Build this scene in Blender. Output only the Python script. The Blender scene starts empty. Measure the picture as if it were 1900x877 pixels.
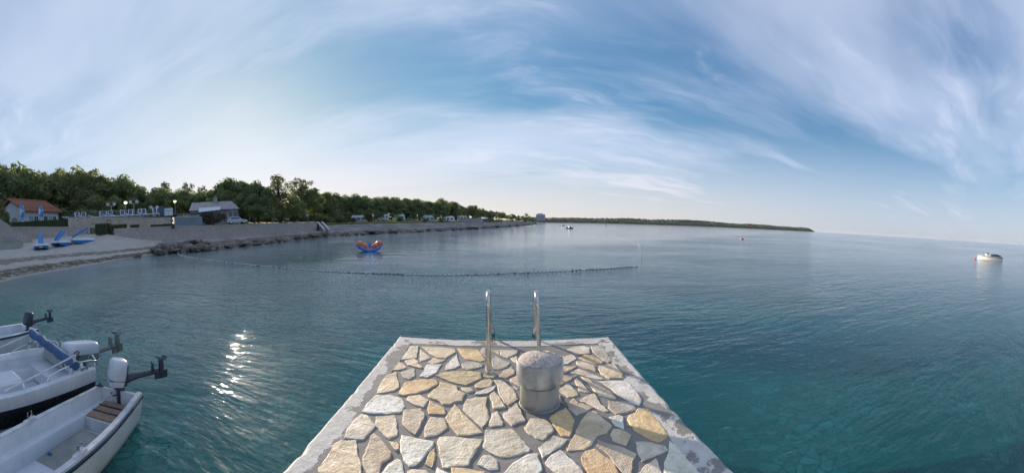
import bpy, bmesh, math, random
from mathutils import Vector, Matrix, noise
R = math.radians
rnd = random.Random(11)
SC = bpy.context.scene
COL = SC.collection

# ------------------------------------------------------------------ camera
# the photograph is a hand-held sweep panorama: a cylinder of 164 degrees, tipped a little downwards
F, CX, CY, PITCH, ROLL = 660.0, 945.0, 455.08, 0.0667, 0.0061
ZC, ZP = 3.05, 1.40            # eye height and pier deck height above the sea
cam = bpy.data.cameras.new('camera'); camo = bpy.data.objects.new('camera', cam); COL.objects.link(camo)
SC.camera = camo
cam.type = 'PANO'; cam.panorama_type = 'CENTRAL_CYLINDRICAL'
cam.central_cylindrical_range_u_min = -CX / F
cam.central_cylindrical_range_u_max = (1900 - CX) / F
cam.central_cylindrical_range_v_min = -(877 - CY) / F
cam.central_cylindrical_range_v_max = CY / F
cam.central_cylindrical_radius = 1.0
cam.clip_start = 0.05; cam.clip_end = 60000
def _m(d):
    x, y, z = d
    c, s = math.cos(ROLL), math.sin(ROLL); x, z = x*c - z*s, x*s + z*c
    c, s = math.cos(PITCH), math.sin(PITCH); y, z = y*c + z*s, -y*s + z*c
    return Vector((x, y, z))
rt, fw, up = _m((1,0,0)), _m((0,1,0)), _m((0,0,1))
M = Matrix((rt, up, -fw)).transposed().to_4x4(); M.translation = (0, 0, ZC)
camo.matrix_world = M

def ray(px, py):
    t = (px - CX)/F
    return _m((math.sin(t), math.cos(t), -(py - CY)/F))
def at(px, py, z=0.0):
    """bearing and dip of a spot in the photograph -> the point of the level z it lies on"""
    d = ray(px, py); k = (z - ZC)/d.z
    return Vector((d.x*k, d.y*k, z))
def horizon(px):
    lo, hi = 300.0, 560.0
    for _ in range(30):
        m = (lo + hi)/2
        if ray(px, m).z > 0: lo = m
        else: hi = m
    return lo
def polar(px, dist, z=0.0):
    """a point at a bearing and a distance"""
    d = ray(px, horizon(px)); h = math.hypot(d.x, d.y)
    return Vector((d.x/h*dist, d.y/h*dist, z))
def zat(px, py, dist):
    d = ray(px, py); return ZC + d.z/math.hypot(d.x, d.y)*dist
def bearing(px):
    d = ray(px, horizon(px)); return math.atan2(d.x, d.y)      # clockwise from +Y

# ------------------------------------------------------------------ sky, sun, exposure
SUN_AZ, SUN_EL = bearing(445), R(9.5)
world = bpy.data.worlds.new('World'); SC.world = world; world.use_nodes = True
class NT:
    """terse node-tree builder"""
    def __init__(s, tree):
        s.t = tree; s.n = tree.nodes; s.l = tree.links
    def new(s, typ, **kw):
        n = s.n.new(typ)
        for k, v in kw.items(): setattr(n, k, v)
        return n
    def put(s, sock, v):
        if v is None: return
        if hasattr(v, 'is_output'): s.l.new(v, sock)
        elif hasattr(v, 'outputs'): s.l.new(v.outputs[0], sock)
        else: sock.default_value = v
    def math(s, op, a, b=None, c=None, clamp=False):
        n = s.new('ShaderNodeMath', operation=op, use_clamp=clamp)
        s.put(n.inputs[0], a); s.put(n.inputs[1], b); s.put(n.inputs[2], c)
        return n.outputs[0]
    def vmath(s, op, a, b=None, sc=None):
        n = s.new('ShaderNodeVectorMath', operation=op)
        s.put(n.inputs[0], a); s.put(n.inputs[1], b)
        if sc is not None: s.put(n.inputs['Scale'], sc)
        return n.outputs['Value'] if op in ('LENGTH', 'DOT_PRODUCT') else n.outputs[0]
    def noise(s, vec, scale, detail=4, rough=.55, dist=0, lac=2.0):
        n = s.new('ShaderNodeTexNoise'); s.put(n.inputs['Vector'], vec)
        n.inputs['Scale'].default_value = scale; n.inputs['Detail'].default_value = detail
        n.inputs['Roughness'].default_value = rough; n.inputs['Distortion'].default_value = dist
        n.inputs['Lacunarity'].default_value = lac
        return n.outputs['Fac']
    def voro(s, vec, scale, feature='F1', out='Distance', rand=1.0):
        n = s.new('ShaderNodeTexVoronoi', feature=feature); s.put(n.inputs['Vector'], vec)
        n.inputs['Scale'].default_value = scale; n.inputs['Randomness'].default_value = rand
        return n.outputs[out]
    def mapping(s, vec, loc=(0,0,0), rot=(0,0,0), sc=(1,1,1)):
        n = s.new('ShaderNodeMapping'); s.put(n.inputs['Vector'], vec)
        n.inputs['Location'].default_value = loc; n.inputs['Rotation'].default_value = rot; n.inputs['Scale'].default_value = sc
        return n.outputs[0]
    def ramp(s, fac, stops):
        n = s.new('ShaderNodeValToRGB'); s.put(n.inputs[0], fac)
        el = n.color_ramp.elements
        while len(el) < len(stops): el.new(.5)
        for e, (p, c) in zip(el, stops):
            e.position = p; e.color = c if len(c) == 4 else (*c, 1)
        return n.outputs[0]
    def mrange(s, v, a, b, c=0, d=1, smooth=False):
        n = s.new('ShaderNodeMapRange'); n.clamp = True
        if smooth: n.interpolation_type = 'SMOOTHSTEP'
        s.put(n.inputs['Value'], v)
        for k, x in zip(('From Min', 'From Max', 'To Min', 'To Max'), (a, b, c, d)): s.put(n.inputs[k], x)
        return n.outputs[0]
    def mix(s, fac, a, b, mode='MIX'):
        n = s.new('ShaderNodeMix', data_type='RGBA', blend_type=mode)
        s.put(n.inputs[0], fac)
        for sock, v in ((n.inputs[6], a), (n.inputs[7], b)):
            if isinstance(v, tuple) and len(v) == 3: v = (*v, 1)
            s.put(sock, v)
        return n.outputs[2]
    def bump(s, h, strength=.5, dist=.02, normal=None):
        n = s.new('ShaderNodeBump'); s.put(n.inputs['Height'], h)
        s.put(n.inputs['Strength'], strength); n.inputs['Distance'].default_value = dist
        if normal is not None: s.put(n.inputs['Normal'], normal)
        return n.outputs[0]

w = NT(world.node_tree)
w.n.clear()
sky = w.new('ShaderNodeTexSky', sky_type='NISHITA')
sky.sun_disc = False; sky.sun_elevation = SUN_EL; sky.sun_rotation = SUN_AZ
sky.altitude = 0; sky.air_density = 1.0; sky.dust_density = 0.9; sky.ozone_density = 4.0
tc = w.new('ShaderNodeTexCoord'); gdir = tc.outputs['Generated']
sep = w.new('ShaderNodeSeparateXYZ'); w.put(sep.inputs[0], gdir)
zz = w.math('MAXIMUM', sep.outputs[2], 0.0)
den = w.math('ADD', zz, 0.16)
cmb = w.new('ShaderNodeCombineXYZ')
w.put(cmb.inputs[0], w.math('DIVIDE', sep.outputs[0], den)); w.put(cmb.inputs[1], w.math('DIVIDE', sep.outputs[1], den))
plane = cmb.outputs[0]
def warp(vec, scale, amt, seed):
    n = w.new('ShaderNodeTexNoise'); w.put(n.inputs['Vector'], w.mapping(vec, (seed, seed*.7, 0))); n.inputs['Scale'].default_value = scale
    n.inputs['Detail'].default_value = 2
    return w.vmath('ADD', vec, w.vmath('SCALE', w.vmath('SUBTRACT', n.outputs['Color'], (.5, .5, .5)), sc=amt))
CLOUD_ROT = R(-38)
# high veil: broad soft bands drawn out along the wind
pv = warp(plane, .55, .9, 8.1)
veil = w.noise(w.mapping(pv, (8.3, 3.7, 0), (0, 0, CLOUD_ROT), (.22, .62, 1)), 1.0, 5, .55)
veil = w.mrange(veil, .34, .66, 0, 1, True)
# wisps: combed fibres
pw = warp(plane, 1.3, .55, 8.7)
wisp = w.noise(w.mapping(pw, (1.2, 6.6, 0), (0, 0, CLOUD_ROT), (.55, 2.4, 1)), 1.0, 9, .62)
patch = w.noise(w.mapping(plane, (4.7, 1.1, 0), (0, 0, CLOUD_ROT), (.35, .6, 1)), 1.0, 3, .5)
wisp = w.math('MULTIPLY', w.mrange(wisp, .46, .78, 0, 1, True), w.mrange(patch, .40, .60, .12, 1, True))
puff = w.noise(w.mapping(pw, (3.9, 9.1, 0), (0, 0, CLOUD_ROT), (1.5, 2.6, 1)), 1.0, 9, .66)
puff = w.math('MULTIPLY', w.mrange(puff, .55, .80, 0, 1, True), w.mrange(patch, .48, .62, 0, 1, True))
cov = w.math('ADD', w.math('MULTIPLY', veil, .74), w.math('ADD', w.math('MULTIPLY', wisp, .62), w.math('MULTIPLY', puff, .55)), clamp=True)
low = w.mrange(zz, .0, .34, .80, 0.0, True)                        # the veil seen edge-on thickens to a pale haze
cov = w.math('MULTIPLY', w.math('MAXIMUM', cov, low), .86)
# sunlit cloud: brighter towards the sun
sund = (math.sin(SUN_AZ)*math.cos(SUN_EL), math.cos(SUN_AZ)*math.cos(SUN_EL), math.sin(SUN_EL))
toward = w.mrange(w.vmath('DOT_PRODUCT', gdir, sund), -.2, 1.0, 0, 1)
SKY_STRENGTH = 0.100
cloudcol = w.mix(toward, (3.45, 3.9, 5.0), (4.3, 4.55, 5.45))
cloudcol = w.mix(w.mrange(zz, .0, .22, 1, 0, True), cloudcol, w.mix(toward, (3.6, 3.8, 4.35), (5.5, 4.75, 4.3)))      # dusty warm air low down
skyc = w.vmath('MULTIPLY', sky.outputs[0], (.90, 1.38, 1.96))
skycol = w.vmath('DIVIDE', skyc, w.vmath('ADD', w.vmath('SCALE', skyc, sc=.19), (1, 1, 1)))      # the aureole rolls off as film does
col = w.mix(cov, skycol, cloudcol)
bg = w.new('ShaderNodeBackground'); w.put(bg.inputs[0], col); bg.inputs[1].default_value = SKY_STRENGTH
out = w.new('ShaderNodeOutputWorld'); w.l.new(bg.outputs[0], out.inputs[0])

sun = bpy.data.lights.new('sun', 'SUN'); suno = bpy.data.objects.new('sun', sun); COL.objects.link(suno)
sun.energy = 5.0; sun.angle = R(1.0); sun.color = (1.0, .84, .66)
suno.rotation_euler = Vector(sund).to_track_quat('Z', 'Y').to_euler()
suno.location = Vector(sund)*200
vs = SC.view_settings; vs.view_transform = 'Standard'; vs.look = 'None'; vs.exposure = 0.98; vs.gamma = 1.0; vs.use_curve_mapping = False
SC.cycles.max_bounces = 6; SC.cycles.diffuse_bounces = 3; SC.cycles.glossy_bounces = 3; SC.cycles.transparent_max_bounces = 10
SC.cycles.transmission_bounces = 4; SC.cycles.sample_clamp_indirect = 4.0; SC.cycles.sample_clamp_direct = 0
SC.cycles.caustics_reflective = False; SC.cycles.caustics_refractive = False
SC.cycles.use_denoising = True

# ------------------------------------------------------------------ mesh helpers
class MB:
    """collects pieces, build() links them as ONE mesh object"""
    def __init__(s): s.v = []; s.f = []; s.m = Matrix()
    def xf(s, m): s.m = m; return s
    def add(s, vs, fs):
        o = len(s.v); s.v += [s.m @ Vector(p) for p in vs]; s.f += [tuple(i + o for i in f) for f in fs]; return s
    def box(s, a, b, taper=0):
        x0, y0, z0 = a; x1, y1, z1 = b; t = taper
        return s.add([(x0,y0,z0),(x1,y0,z0),(x1,y1,z0),(x0,y1,z0),(x0+t,y0+t,z1),(x1-t,y0+t,z1),(x1-t,y1-t,z1),(x0+t,y1-t,z1)],
                     [(3,2,1,0),(4,5,6,7),(0,1,5,4),(1,2,6,5),(2,3,7,6),(3,0,4,7)])
    def cbox(s, c, d, taper=0):
        return s.box([c[i]-d[i]/2 for i in range(3)], [c[i]+d[i]/2 for i in range(3)], taper)
    def prism(s, poly, z0, z1):
        n = len(poly); area = sum(poly[i][0]*poly[(i+1)%n][1]-poly[(i+1)%n][0]*poly[i][1] for i in range(n))
        if area < 0: poly = poly[::-1]
        return s.add([(p[0],p[1],z0) for p in poly]+[(p[0],p[1],z1) for p in poly],
                     [tuple(range(n-1,-1,-1)), tuple(range(n,2*n))]+[(i,(i+1)%n,n+(i+1)%n,n+i) for i in range(n)])
    def rings(s, rings, close=True, caps=True):
        """skin through a list of equal-length point rings"""
        n = len(rings[0]); vs = [p for r in rings for p in r]; fs = []
        for k in range(len(rings)-1):
            for i in range(n if close else n-1):
                j = (i+1) % n; fs.append((k*n+i, k*n+j, (k+1)*n+j, (k+1)*n+i))
        if caps and close:
            fs.append(tuple(range(n-1,-1,-1))); fs.append(tuple(range((len(rings)-1)*n, len(rings)*n)))
        return s.add(vs, fs)
    def tube(s, pts, r, seg=8, caps=True):
        pts = [Vector(p) for p in pts]; rs = r if isinstance(r, (list, tuple)) else [r]*len(pts); out = []; u = None
        for i, p in enumerate(pts):
            t = (pts[min(i+1, len(pts)-1)] - pts[max(i-1, 0)]).normalized()
            if u is None: u = t.orthogonal().normalized()
            u = (u - t*u.dot(t)).normalized(); v = t.cross(u)
            out.append([p + (u*math.cos(2*math.pi*k/seg) + v*math.sin(2*math.pi*k/seg))*rs[i] for k in range(seg)])
        return s.rings(out, True, caps)
    def lathe(s, prof, seg=16, c=(0,0,0), wob=0):
        rr = [[(c[0]+r*math.cos(2*math.pi*k/seg)*(1+wob*math.sin(3*k+z*9)), c[1]+r*math.sin(2*math.pi*k/seg)*(1+wob*math.cos(2*k+z*7)), c[2]+z) for k in range(seg)] for r, z in prof]
        return s.rings(rr)
    def ball(s, c, r, seg=10, rings=6):
        rr = r if isinstance(r, (tuple, list)) else (r, r, r)
        return s.rings([[(c[0]+rr[0]*math.sin(t)*math.cos(2*math.pi*k/seg), c[1]+rr[1]*math.sin(t)*math.sin(2*math.pi*k/seg), c[2]-rr[2]*math.cos(t)) for k in range(seg)]
                        for t in [math.pi*(i+.12)/(rings+.24) if 0 < i < rings else (.08 if i == 0 else math.pi-.08) for i in range(rings+1)]])
    def mesh(s, name, mat=None, smooth=False):
        me = bpy.data.meshes.new(name); me.from_pydata(s.v, [], s.f); me.update()
        if mat: me.materials.append(mat)
        if smooth:
            for p in me.polygons: p.use_smooth = True
        return me
    def build(s, name, mat=None, parent=None, smooth=False, fix=True, bevel=0, auto=None):
        me = s.mesh(name, mat)
        if fix or bevel:
            b = bmesh.new(); b.from_mesh(me)
            if fix: bmesh.ops.recalc_face_normals(b, faces=b.faces)
            if bevel: bmesh.ops.bevel(b, geom=[e for e in b.edges if len(e.link_faces) == 2 and e.calc_face_angle(0) > .6], offset=bevel, segments=1, affect='EDGES', profile=.6)
            b.to_mesh(me); b.free()
        if smooth:
            for p in me.polygons: p.use_smooth = True
            if auto is None: auto = 40
            me.set_sharp_from_angle(angle=R(auto))
        o = bpy.data.objects.new(name, me); COL.objects.link(o)
        if parent: o.parent = parent
        return o
def tag(o, label=None, cat=None, group=None, kind=None):
    if label: o['label'] = label
    if cat: o['category'] = cat
    if group: o['group'] = group
    if kind: o['kind'] = kind
    return o
def thing(name, label, cat, group=None, loc=(0,0,0), rz=0):
    o = bpy.data.objects.new(name, None); COL.objects.link(o); o.empty_display_size = .2
    o.location = loc; o.rotation_euler = (0, 0, rz)
    return tag(o, label, cat, group)
def link(name, me, parent=None, loc=(0,0,0), rot=(0,0,0), sc=(1,1,1)):
    o = bpy.data.objects.new(name, me); COL.objects.link(o); o.parent = parent
    o.location = loc; o.rotation_euler = rot; o.scale = sc
    return o
def copy_tree(o, parent=None):
    c = o.copy(); COL.objects.link(c); c.parent = parent
    for ch in list(o.children): copy_tree(ch, c)
    return c

# ------------------------------------------------------------------ materials
def mat(name):
    m = bpy.data.materials.new(name); m.use_nodes = True; t = NT(m.node_tree); t.n.clear()
    o = t.new('ShaderNodeOutputMaterial'); p = t.new('ShaderNodeBsdfPrincipled'); t.l.new(p.outputs[0], o.inputs[0])
    t.p = p; t.o = o; t.obj = t.new('ShaderNodeTexCoord').outputs['Object']; t.pos = t.new('ShaderNodeNewGeometry').outputs['Position']
    return m, t
def surf(name, c1, c2=None, rough=.7, scale=3, metal=0, bump=0, bdist=.01, bscale=None, spec=.5, coat=0, detail=5, space='obj', contrast=(.35, .65)):
    """a paint / stone / plastic with uneven colour and fine relief"""
    m, t = mat(name); v = t.obj if space == 'obj' else t.pos
    n = t.noise(v, scale, detail, .6)
    if c2 is None: c2 = tuple(x*.82 for x in c1)
    t.put(t.p.inputs['Base Color'], t.mix(t.mrange(n, *contrast), c1, c2))
    n2 = t.noise(v, scale*2.3, 4, .6)
    t.put(t.p.inputs['Roughness'], t.mrange(n2, .3, .7, max(.02, rough-.12), min(1, rough+.12)))
    t.p.inputs['Metallic'].default_value = metal; t.p.inputs['Specular IOR Level'].default_value = spec; t.p.inputs['Coat Weight'].default_value = coat
    if bump: t.put(t.p.inputs['Normal'], t.bump(t.noise(v, bscale or scale*4, 6, .65), bump, bdist))
    return m
# ------------------------------------------------------------------ sea
def make_sea():
    m, t = mat('sea_water'); t.n.remove(t.p)
    pos = t.pos
    # ripples: a long swell, wind ripples combed across it and fine chop
    wv = t.new('ShaderNodeTexNoise'); t.put(wv.inputs['Vector'], pos); wv.inputs['Scale'].default_value = .13; wv.inputs['Detail'].default_value = 2
    pw_ = t.vmath('ADD', pos, t.vmath('SCALE', t.vmath('SUBTRACT', wv.outputs['Color'], (.5, .5, .5)), sc=3.0))
    swell = t.noise(t.mapping(pw_, rot=(0, 0, R(25)), sc=(.35, 1.0, 1)), .55, 2, .5)
    rip = t.noise(t.mapping(pw_, rot=(0, 0, R(-28)), sc=(.55, 1.5, 1)), 2.0, 3, .55)
    rip2 = t.noise(t.mapping(pw_, rot=(0, 0, R(38)), sc=(.6, 1.5, 1)), 5.2, 3, .55)
    gust = t.mrange(t.noise(t.mapping(pos, rot=(0, 0, R(20)), sc=(.5, 1.3, 1)), .05, 3, .5), .35, .65, .45, 1.3)
    lee = t.mrange(t.vmath('DOT_PRODUCT', pos, (-.66, .75, 0)), 21, 34, 1.0, .20, True)          # calmer under the shore
    gust = t.math('MULTIPLY', gust, lee)
    h = t.math('ADD', t.math('MULTIPLY', swell, .06), t.math('MULTIPLY', gust, t.math('ADD', t.math('MULTIPLY', rip, .066), t.math('MULTIPLY', rip2, .022))))
    nb = t.bump(h, 1.0, 1.0)
    fr = t.new('ShaderNodeFresnel'); fr.inputs['IOR'].default_value = 1.333; t.put(fr.inputs['Normal'], nb)
    gl = t.new('ShaderNodeBsdfGlossy'); gl.inputs['Color'].default_value = (.95, .97, 1, 1); gl.inputs['Roughness'].default_value = .065; t.put(gl.inputs['Normal'], nb)
    gl2 = t.new('ShaderNodeBsdfGlossy'); gl2.inputs['Color'].default_value = (.95, .97, 1, 1); gl2.inputs['Roughness'].default_value = .42; t.put(gl2.inputs['Normal'], nb)
    gm = t.new('ShaderNodeMixShader'); gm.inputs[0].default_value = .20; t.l.new(gl.outputs[0], gm.inputs[1]); t.l.new(gl2.outputs[0], gm.inputs[2]); gl = gm
    tr = t.new('ShaderNodeBsdfTransparent'); tr.inputs['Color'].default_value = (.9, 1, 1, 1)
    df = t.new('ShaderNodeBsdfDiffuse'); df.inputs['Color'].default_value = (.003, .20, .22, 1)       # light scattered back by the water itself
    m1 = t.new('ShaderNodeMixShader'); m1.inputs[0].default_value = .28; t.l.new(tr.outputs[0], m1.inputs[1]); t.l.new(df.outputs[0], m1.inputs[2])
    m2 = t.new('ShaderNodeMixShader'); t.put(m2.inputs[0], fr.outputs[0]); t.l.new(m1.outputs[0], m2.inputs[1]); t.l.new(gl.outputs[0], m2.inputs[2])
    t.l.new(m2.outputs[0], t.o.inputs[0])
    ab = t.new('ShaderNodeVolumeAbsorption'); ab.inputs['Color'].default_value = (.02, .82, .78, 1); ab.inputs['Density'].default_value = .27
    t.l.new(ab.outputs[0], t.o.inputs['Volume'])
    mb = MB(); S = 14000
    mb.box((-S, -S, -60), (S, S, 0))
    tag(mb.build('sea', m), kind='structure')
make_sea()
def make_bed():
    m, t = mat('seabed'); pos = t.pos
    wn = t.new('ShaderNodeTexNoise'); t.put(wn.inputs['Vector'], pos); wn.inputs['Scale'].default_value = 1.4; wn.inputs['Detail'].default_value = 4
    wp = t.vmath('ADD', pos, t.vmath('SCALE', t.vmath('SUBTRACT', wn.outputs['Color'], (.5, .5, .5)), sc=.9))
    d = t.voro(wp, 2.6, 'DISTANCE_TO_EDGE'); cc = t.voro(wp, 2.6, 'F1', 'Color')
    gn = t.noise(pos, .25, 4, .6)
    sp = t.new('ShaderNodeSeparateColor'); t.put(sp.inputs[0], cc)
    stone = t.mix(sp.outputs[0], (.26, .26, .20), (.62, .60, .50))
    stone = t.mix(t.mrange(d, .0, .14, 0, 1), (.12, .13, .09), stone)
    t.put(t.p.inputs['Base Color'], t.mix(t.mrange(gn, .42, .6), stone, (.16, .17, .11)))
    t.put(t.p.inputs['Normal'], t.bump(t.math('ADD', d, t.noise(pos, 9, 4)), .6, .1)); t.p.inputs['Roughness'].default_value = .95
    N = 110; vs = []; fs = []
    for j in range(N+1):
        for i in range(N+1):
            a, b = i/N*2-1, j/N*2-1
            x = 240*math.copysign(abs(a)**2.2, a); y = 40 + 260*math.copysign(abs(b)**2.2, b)
            r = math.hypot(x, y)
            z = -2.1 - min(5, max(0, (x + .25*y))*.05) - .002*r + .35*(noise.noise(Vector((x*.15, y*.15, 1)))) + .10*noise.noise(Vector((x*.9, y*.9, 4)))
            z += 1.1*math.exp(-(((x+5)/6)**2 + ((y)/7)**2))         # shoals towards the boats
            vs.append((x, y, z))
    for j in range(N):
        for i in range(N):
            k = j*(N+1)+i; fs.append((k, k+1, k+N+2, k+N+1))
    mb = MB(); mb.add(vs, fs); o = mb.build('seabed', m, smooth=True); tag(o, kind='structure')
    # deep floor out to the horizon, below the near bed
    mb = MB(); S = 13500; mb.add([(-S,-S,-14),(S,-S,-14),(S,S,-14),(-S,S,-14)], [(0,1,2,3)])
    tag(mb.build('deep_seabed', m), kind='structure')
make_bed()
# ------------------------------------------------------------------ pier
M_mortar = None
def pier_materials():
    m, t = mat('grey_mortar'); pos = t.pos
    n = t.noise(pos, 3.5, 6, .6); n2 = t.noise(pos, 60, 4, .6)
    c = t.mix(t.mrange(n, .35, .65), (.175, .165, .15), (.25, .235, .215))
    c = t.mix(t.mrange(t.noise(pos, 1.3, 3), .56, .68), c, (.30, .28, .24))
    t.put(t.p.inputs['Base Color'], c); t.put(t.p.inputs['Roughness'], t.mrange(n, .3, .7, .72, .95))
    t.put(t.p.inputs['Normal'], t.bump(t.math('ADD', n2, t.math('MULTIPLY', n, 3.0)), .5, .004))
    a = m
    # rim: pale weathered concrete showing through patches of darker cement slurry, rust-coloured lichen spots
    m, t = mat('rim_concrete'); pos = t.pos
    n = t.noise(pos, 2.6, 7, .62, .4); fine = t.noise(pos, 90, 3, .6)
    ac = t.new('ShaderNodeAttribute', attribute_name='slurry').outputs['Fac']
    msk = t.mrange(t.math('ADD', n, ac), .50, .522)
    pale = t.mix(t.mrange(t.noise(pos, 14, 5, .65), .3, .7), (.48, .455, .41), (.66, .63, .575))
    pale = t.mix(t.mrange(t.voro(pos, 34), .0, .16, .55, 0), pale, (.15, .14, .13))
    dark = t.mix(t.mrange(t.noise(pos, 6, 4), .3, .7), (.22, .205, .185), (.31, .29, .26))
    c = t.mix(msk, pale, dark)
    c = t.mix(t.mrange(t.noise(t.mapping(pos, (3, 8, 0)), 3.2, 4, .6), .70, .74, 0, .8), c, (.22, .10, .05))
    t.put(t.p.inputs['Base Color'], c); t.p.inputs['Roughness'].default_value = .9
    t.put(t.p.inputs['Normal'], t.bump(t.math('ADD', t.math('MULTIPLY', msk, -1.2), t.math('ADD', t.noise(pos, 25, 6, .7), t.math('MULTIPLY', fine, .4))), .6, .008))
    b = m
    # flagstone: split limestone, tint from the object's own colour, ochre iron stain on some
    m, t = mat('limestone_flag'); ob = t.obj; pos = t.pos
    oi = t.new('ShaderNodeObjectInfo'); oc = oi.outputs['Color']; al = oi.outputs['Alpha']
    off = t.new('ShaderNodeCombineXYZ'); t.put(off.inputs[2], t.math('MULTIPLY', oi.outputs['Random'], 40))
    v = t.vmath('ADD', pos, off.outputs[0])
    n = t.noise(v, 5, 6, .62, .5); n2 = t.noise(v, 22, 6, .68); vein = t.noise(t.mapping(v, rot=(0,0,.6), sc=(1, 4, 1)), 7, 5, .6, .8)
    light = t.mix(1.0, oc, (1.12, 1.12, 1.14), 'MULTIPLY'); dk = t.mix(1.0, oc, (.78, .72, .64), 'MULTIPLY')
    c = t.mix(t.mrange(n, .34, .62), light, dk)
    ochre = t.mrange(t.math('ADD', t.math('MULTIPLY', vein, .6), t.math('MULTIPLY', n, .4)), t.math('SUBTRACT', .95, t.math('MULTIPLY', al, .5)), t.math('SUBTRACT', 1.08, t.math('MULTIPLY', al, .5)), 0, .85)
    c = t.mix(ochre, c, (.52, .27, .075))
    c = t.mix(t.mrange(n2, .60, .78, 0, .5), c, (.30, .24, .17))
    c = t.mix(t.mrange(t.voro(v, 16), .0, .05, .6, 0), c, (.14, .12, .09))
    c = t.mix(t.mrange(t.noise(pos, 11, 7, .7, .6), .56, .66, 0, .5), c, (.27, .25, .225))          # cement smears and trodden dirt
    c = t.mix(t.mrange(t.noise(pos, 1.7, 3, .6), .55, .72, 0, .35), c, (.36, .31, .24))
    t.put(t.p.inputs['Base Color'], c); t.put(t.p.inputs['Roughness'], t.mrange(n2, .3, .7, .62, .9))
    t.put(t.p.inputs['Normal'], t.bump(t.math('ADD', t.math('MULTIPLY', n, 1.6), t.math('ADD', n2, t.math('MULTIPLY', t.noise(v, 80, 4, .6), .35))), .75, .012))
    return a, b, m
M_mortar, M_rim, M_flag = pier_materials()
# outline of the deck: far-left, far-right, then back along both sides past the camera
FL, FR = at(742, 624, ZP), at(1129, 624.8, ZP)
NL, NR = at(523, 876, ZP), at(1359.5, 874.4, ZP)
BL, BR = NL + (NL-FL)*2.6, NR + (NR-FR)*2.6
pier = thing('stone_pier', 'pale stone pier paved with crazy-paving flagstones under the ladder and bollard', 'pier', loc=((FL.x+FR.x)/2, (FL.y+BL.y)/2, 0))
POFF = Vector((pier.location.x, pier.location.y, 0))
def ploc(p): return (p[0]-POFF.x, p[1]-POFF.y, p[2] if len(p) > 2 else ZP)
def inset_line(a, b, d): n = Vector((b.y-a.y, a.x-b.x, 0)).normalized(); return a + n*d, b + n*d
def isect(p, q, r_, s_):
    d1 = q-p; d2 = s_-r_; k = ((r_.x-p.x)*d2.y-(r_.y-p.y)*d2.x)/(d1.x*d2.y-d1.y*d2.x); return p + d1*k
RIM = .22
l0, l1 = inset_line(FL, BL, -RIM*1.05); r0, r1 = inset_line(FR, BR, RIM); f0, f1 = inset_line(FL, FR, RIM*1.05)
IL, IR = isect(l0, l1, f0, f1), isect(r0, r1, f0, f1)
def rough_line(a, b, step, amp, seed, zz_):
    n = max(2, int((b-a).length/step)); nn = Vector((b.y-a.y, a.x-b.x, 0)).normalized(); out = []
    for i in range(n+1):
        p = a.lerp(b, i/n)
        if 0 < i < n: p = p + nn*amp*noise.noise(Vector((p.x*5+seed, p.y*5, seed)))
        out.append((p.x, p.y, zz_ + (.004*noise.noise(Vector((p.x*4, p.y*4, seed+3))))))
    return out
def rim_piece(name, a, b, ia, ib, seed, base=0, spread=0):
    """a rim strip: chipped outer arris, top face, inner step down to the paving bed"""
    n = max(2, int((b-a).length/.05)); mb = MB(); rows = []
    nn = Vector((b.y-a.y, a.x-b.x, 0)).normalized()
    if (ia-a).dot(nn) < 0: nn = -nn
    for i in range(n+1):
        t = i/n; o = a.lerp(b, t); q = ia.lerp(ib, t)
        ch = abs(noise.noise(Vector((o.x*6, o.y*6, seed))))**2*.075 + .006
        zt = .004*noise.noise(Vector((o.x*3, o.y*3, seed)))
        iq = q + nn*.015*noise.noise(Vector((q.x*9, q.y*9, seed+5)))
        rows.append([ploc((o.x, o.y, ZP-.30)), ploc((o.x, o.y, ZP-ch*.8)), ploc((o.x+nn.x*ch, o.y+nn.y*ch, ZP+zt)), ploc((o.x+nn.x*(ch+.012), o.y+nn.y*(ch+.012), ZP+.003+zt)),
                     ploc((iq.x, iq.y, ZP+.002+zt)), ploc((iq.x, iq.y, ZP-.06))])
    vs = [p for r in rows for p in r]; k = 6; fs = []
    for i in range(n):
        for j in range(k-1): fs.append((i*k+j, i*k+j+1, (i+1)*k+j+1, (i+1)*k+j))
    fs += [tuple(range(k)), tuple((n*k)+j for j in range(k-1, -1, -1))]
    mb.add(vs, fs); o = mb.build(name, M_rim, pier, fix=False)
    if sum(p.normal.z for p in o.data.polygons) < 0: o.data.flip_normals()
    at_ = o.data.attributes.new('slurry', 'FLOAT', 'POINT')          # how far the cement slurry was smeared across the strip
    for i in range(len(vs)): at_.data[i].value = base + spread*(0, 0, .0, .06, 1, 1)[i % 6]
    return o
rim_piece('rim_strip', FL, BL, IL, isect(l0, l1, BL, BR), 1.0, -.17, .36)
rim_piece('rim_strip', FR, BR, IR, isect(r0, r1, BL, BR), 2.0, -.06, .05)
e = (FR-FL).normalized()*.004
rim_piece('rim_strip', FL+e, FR-e, IL+e, IR-e, 3.0, -.09, .14)
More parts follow.
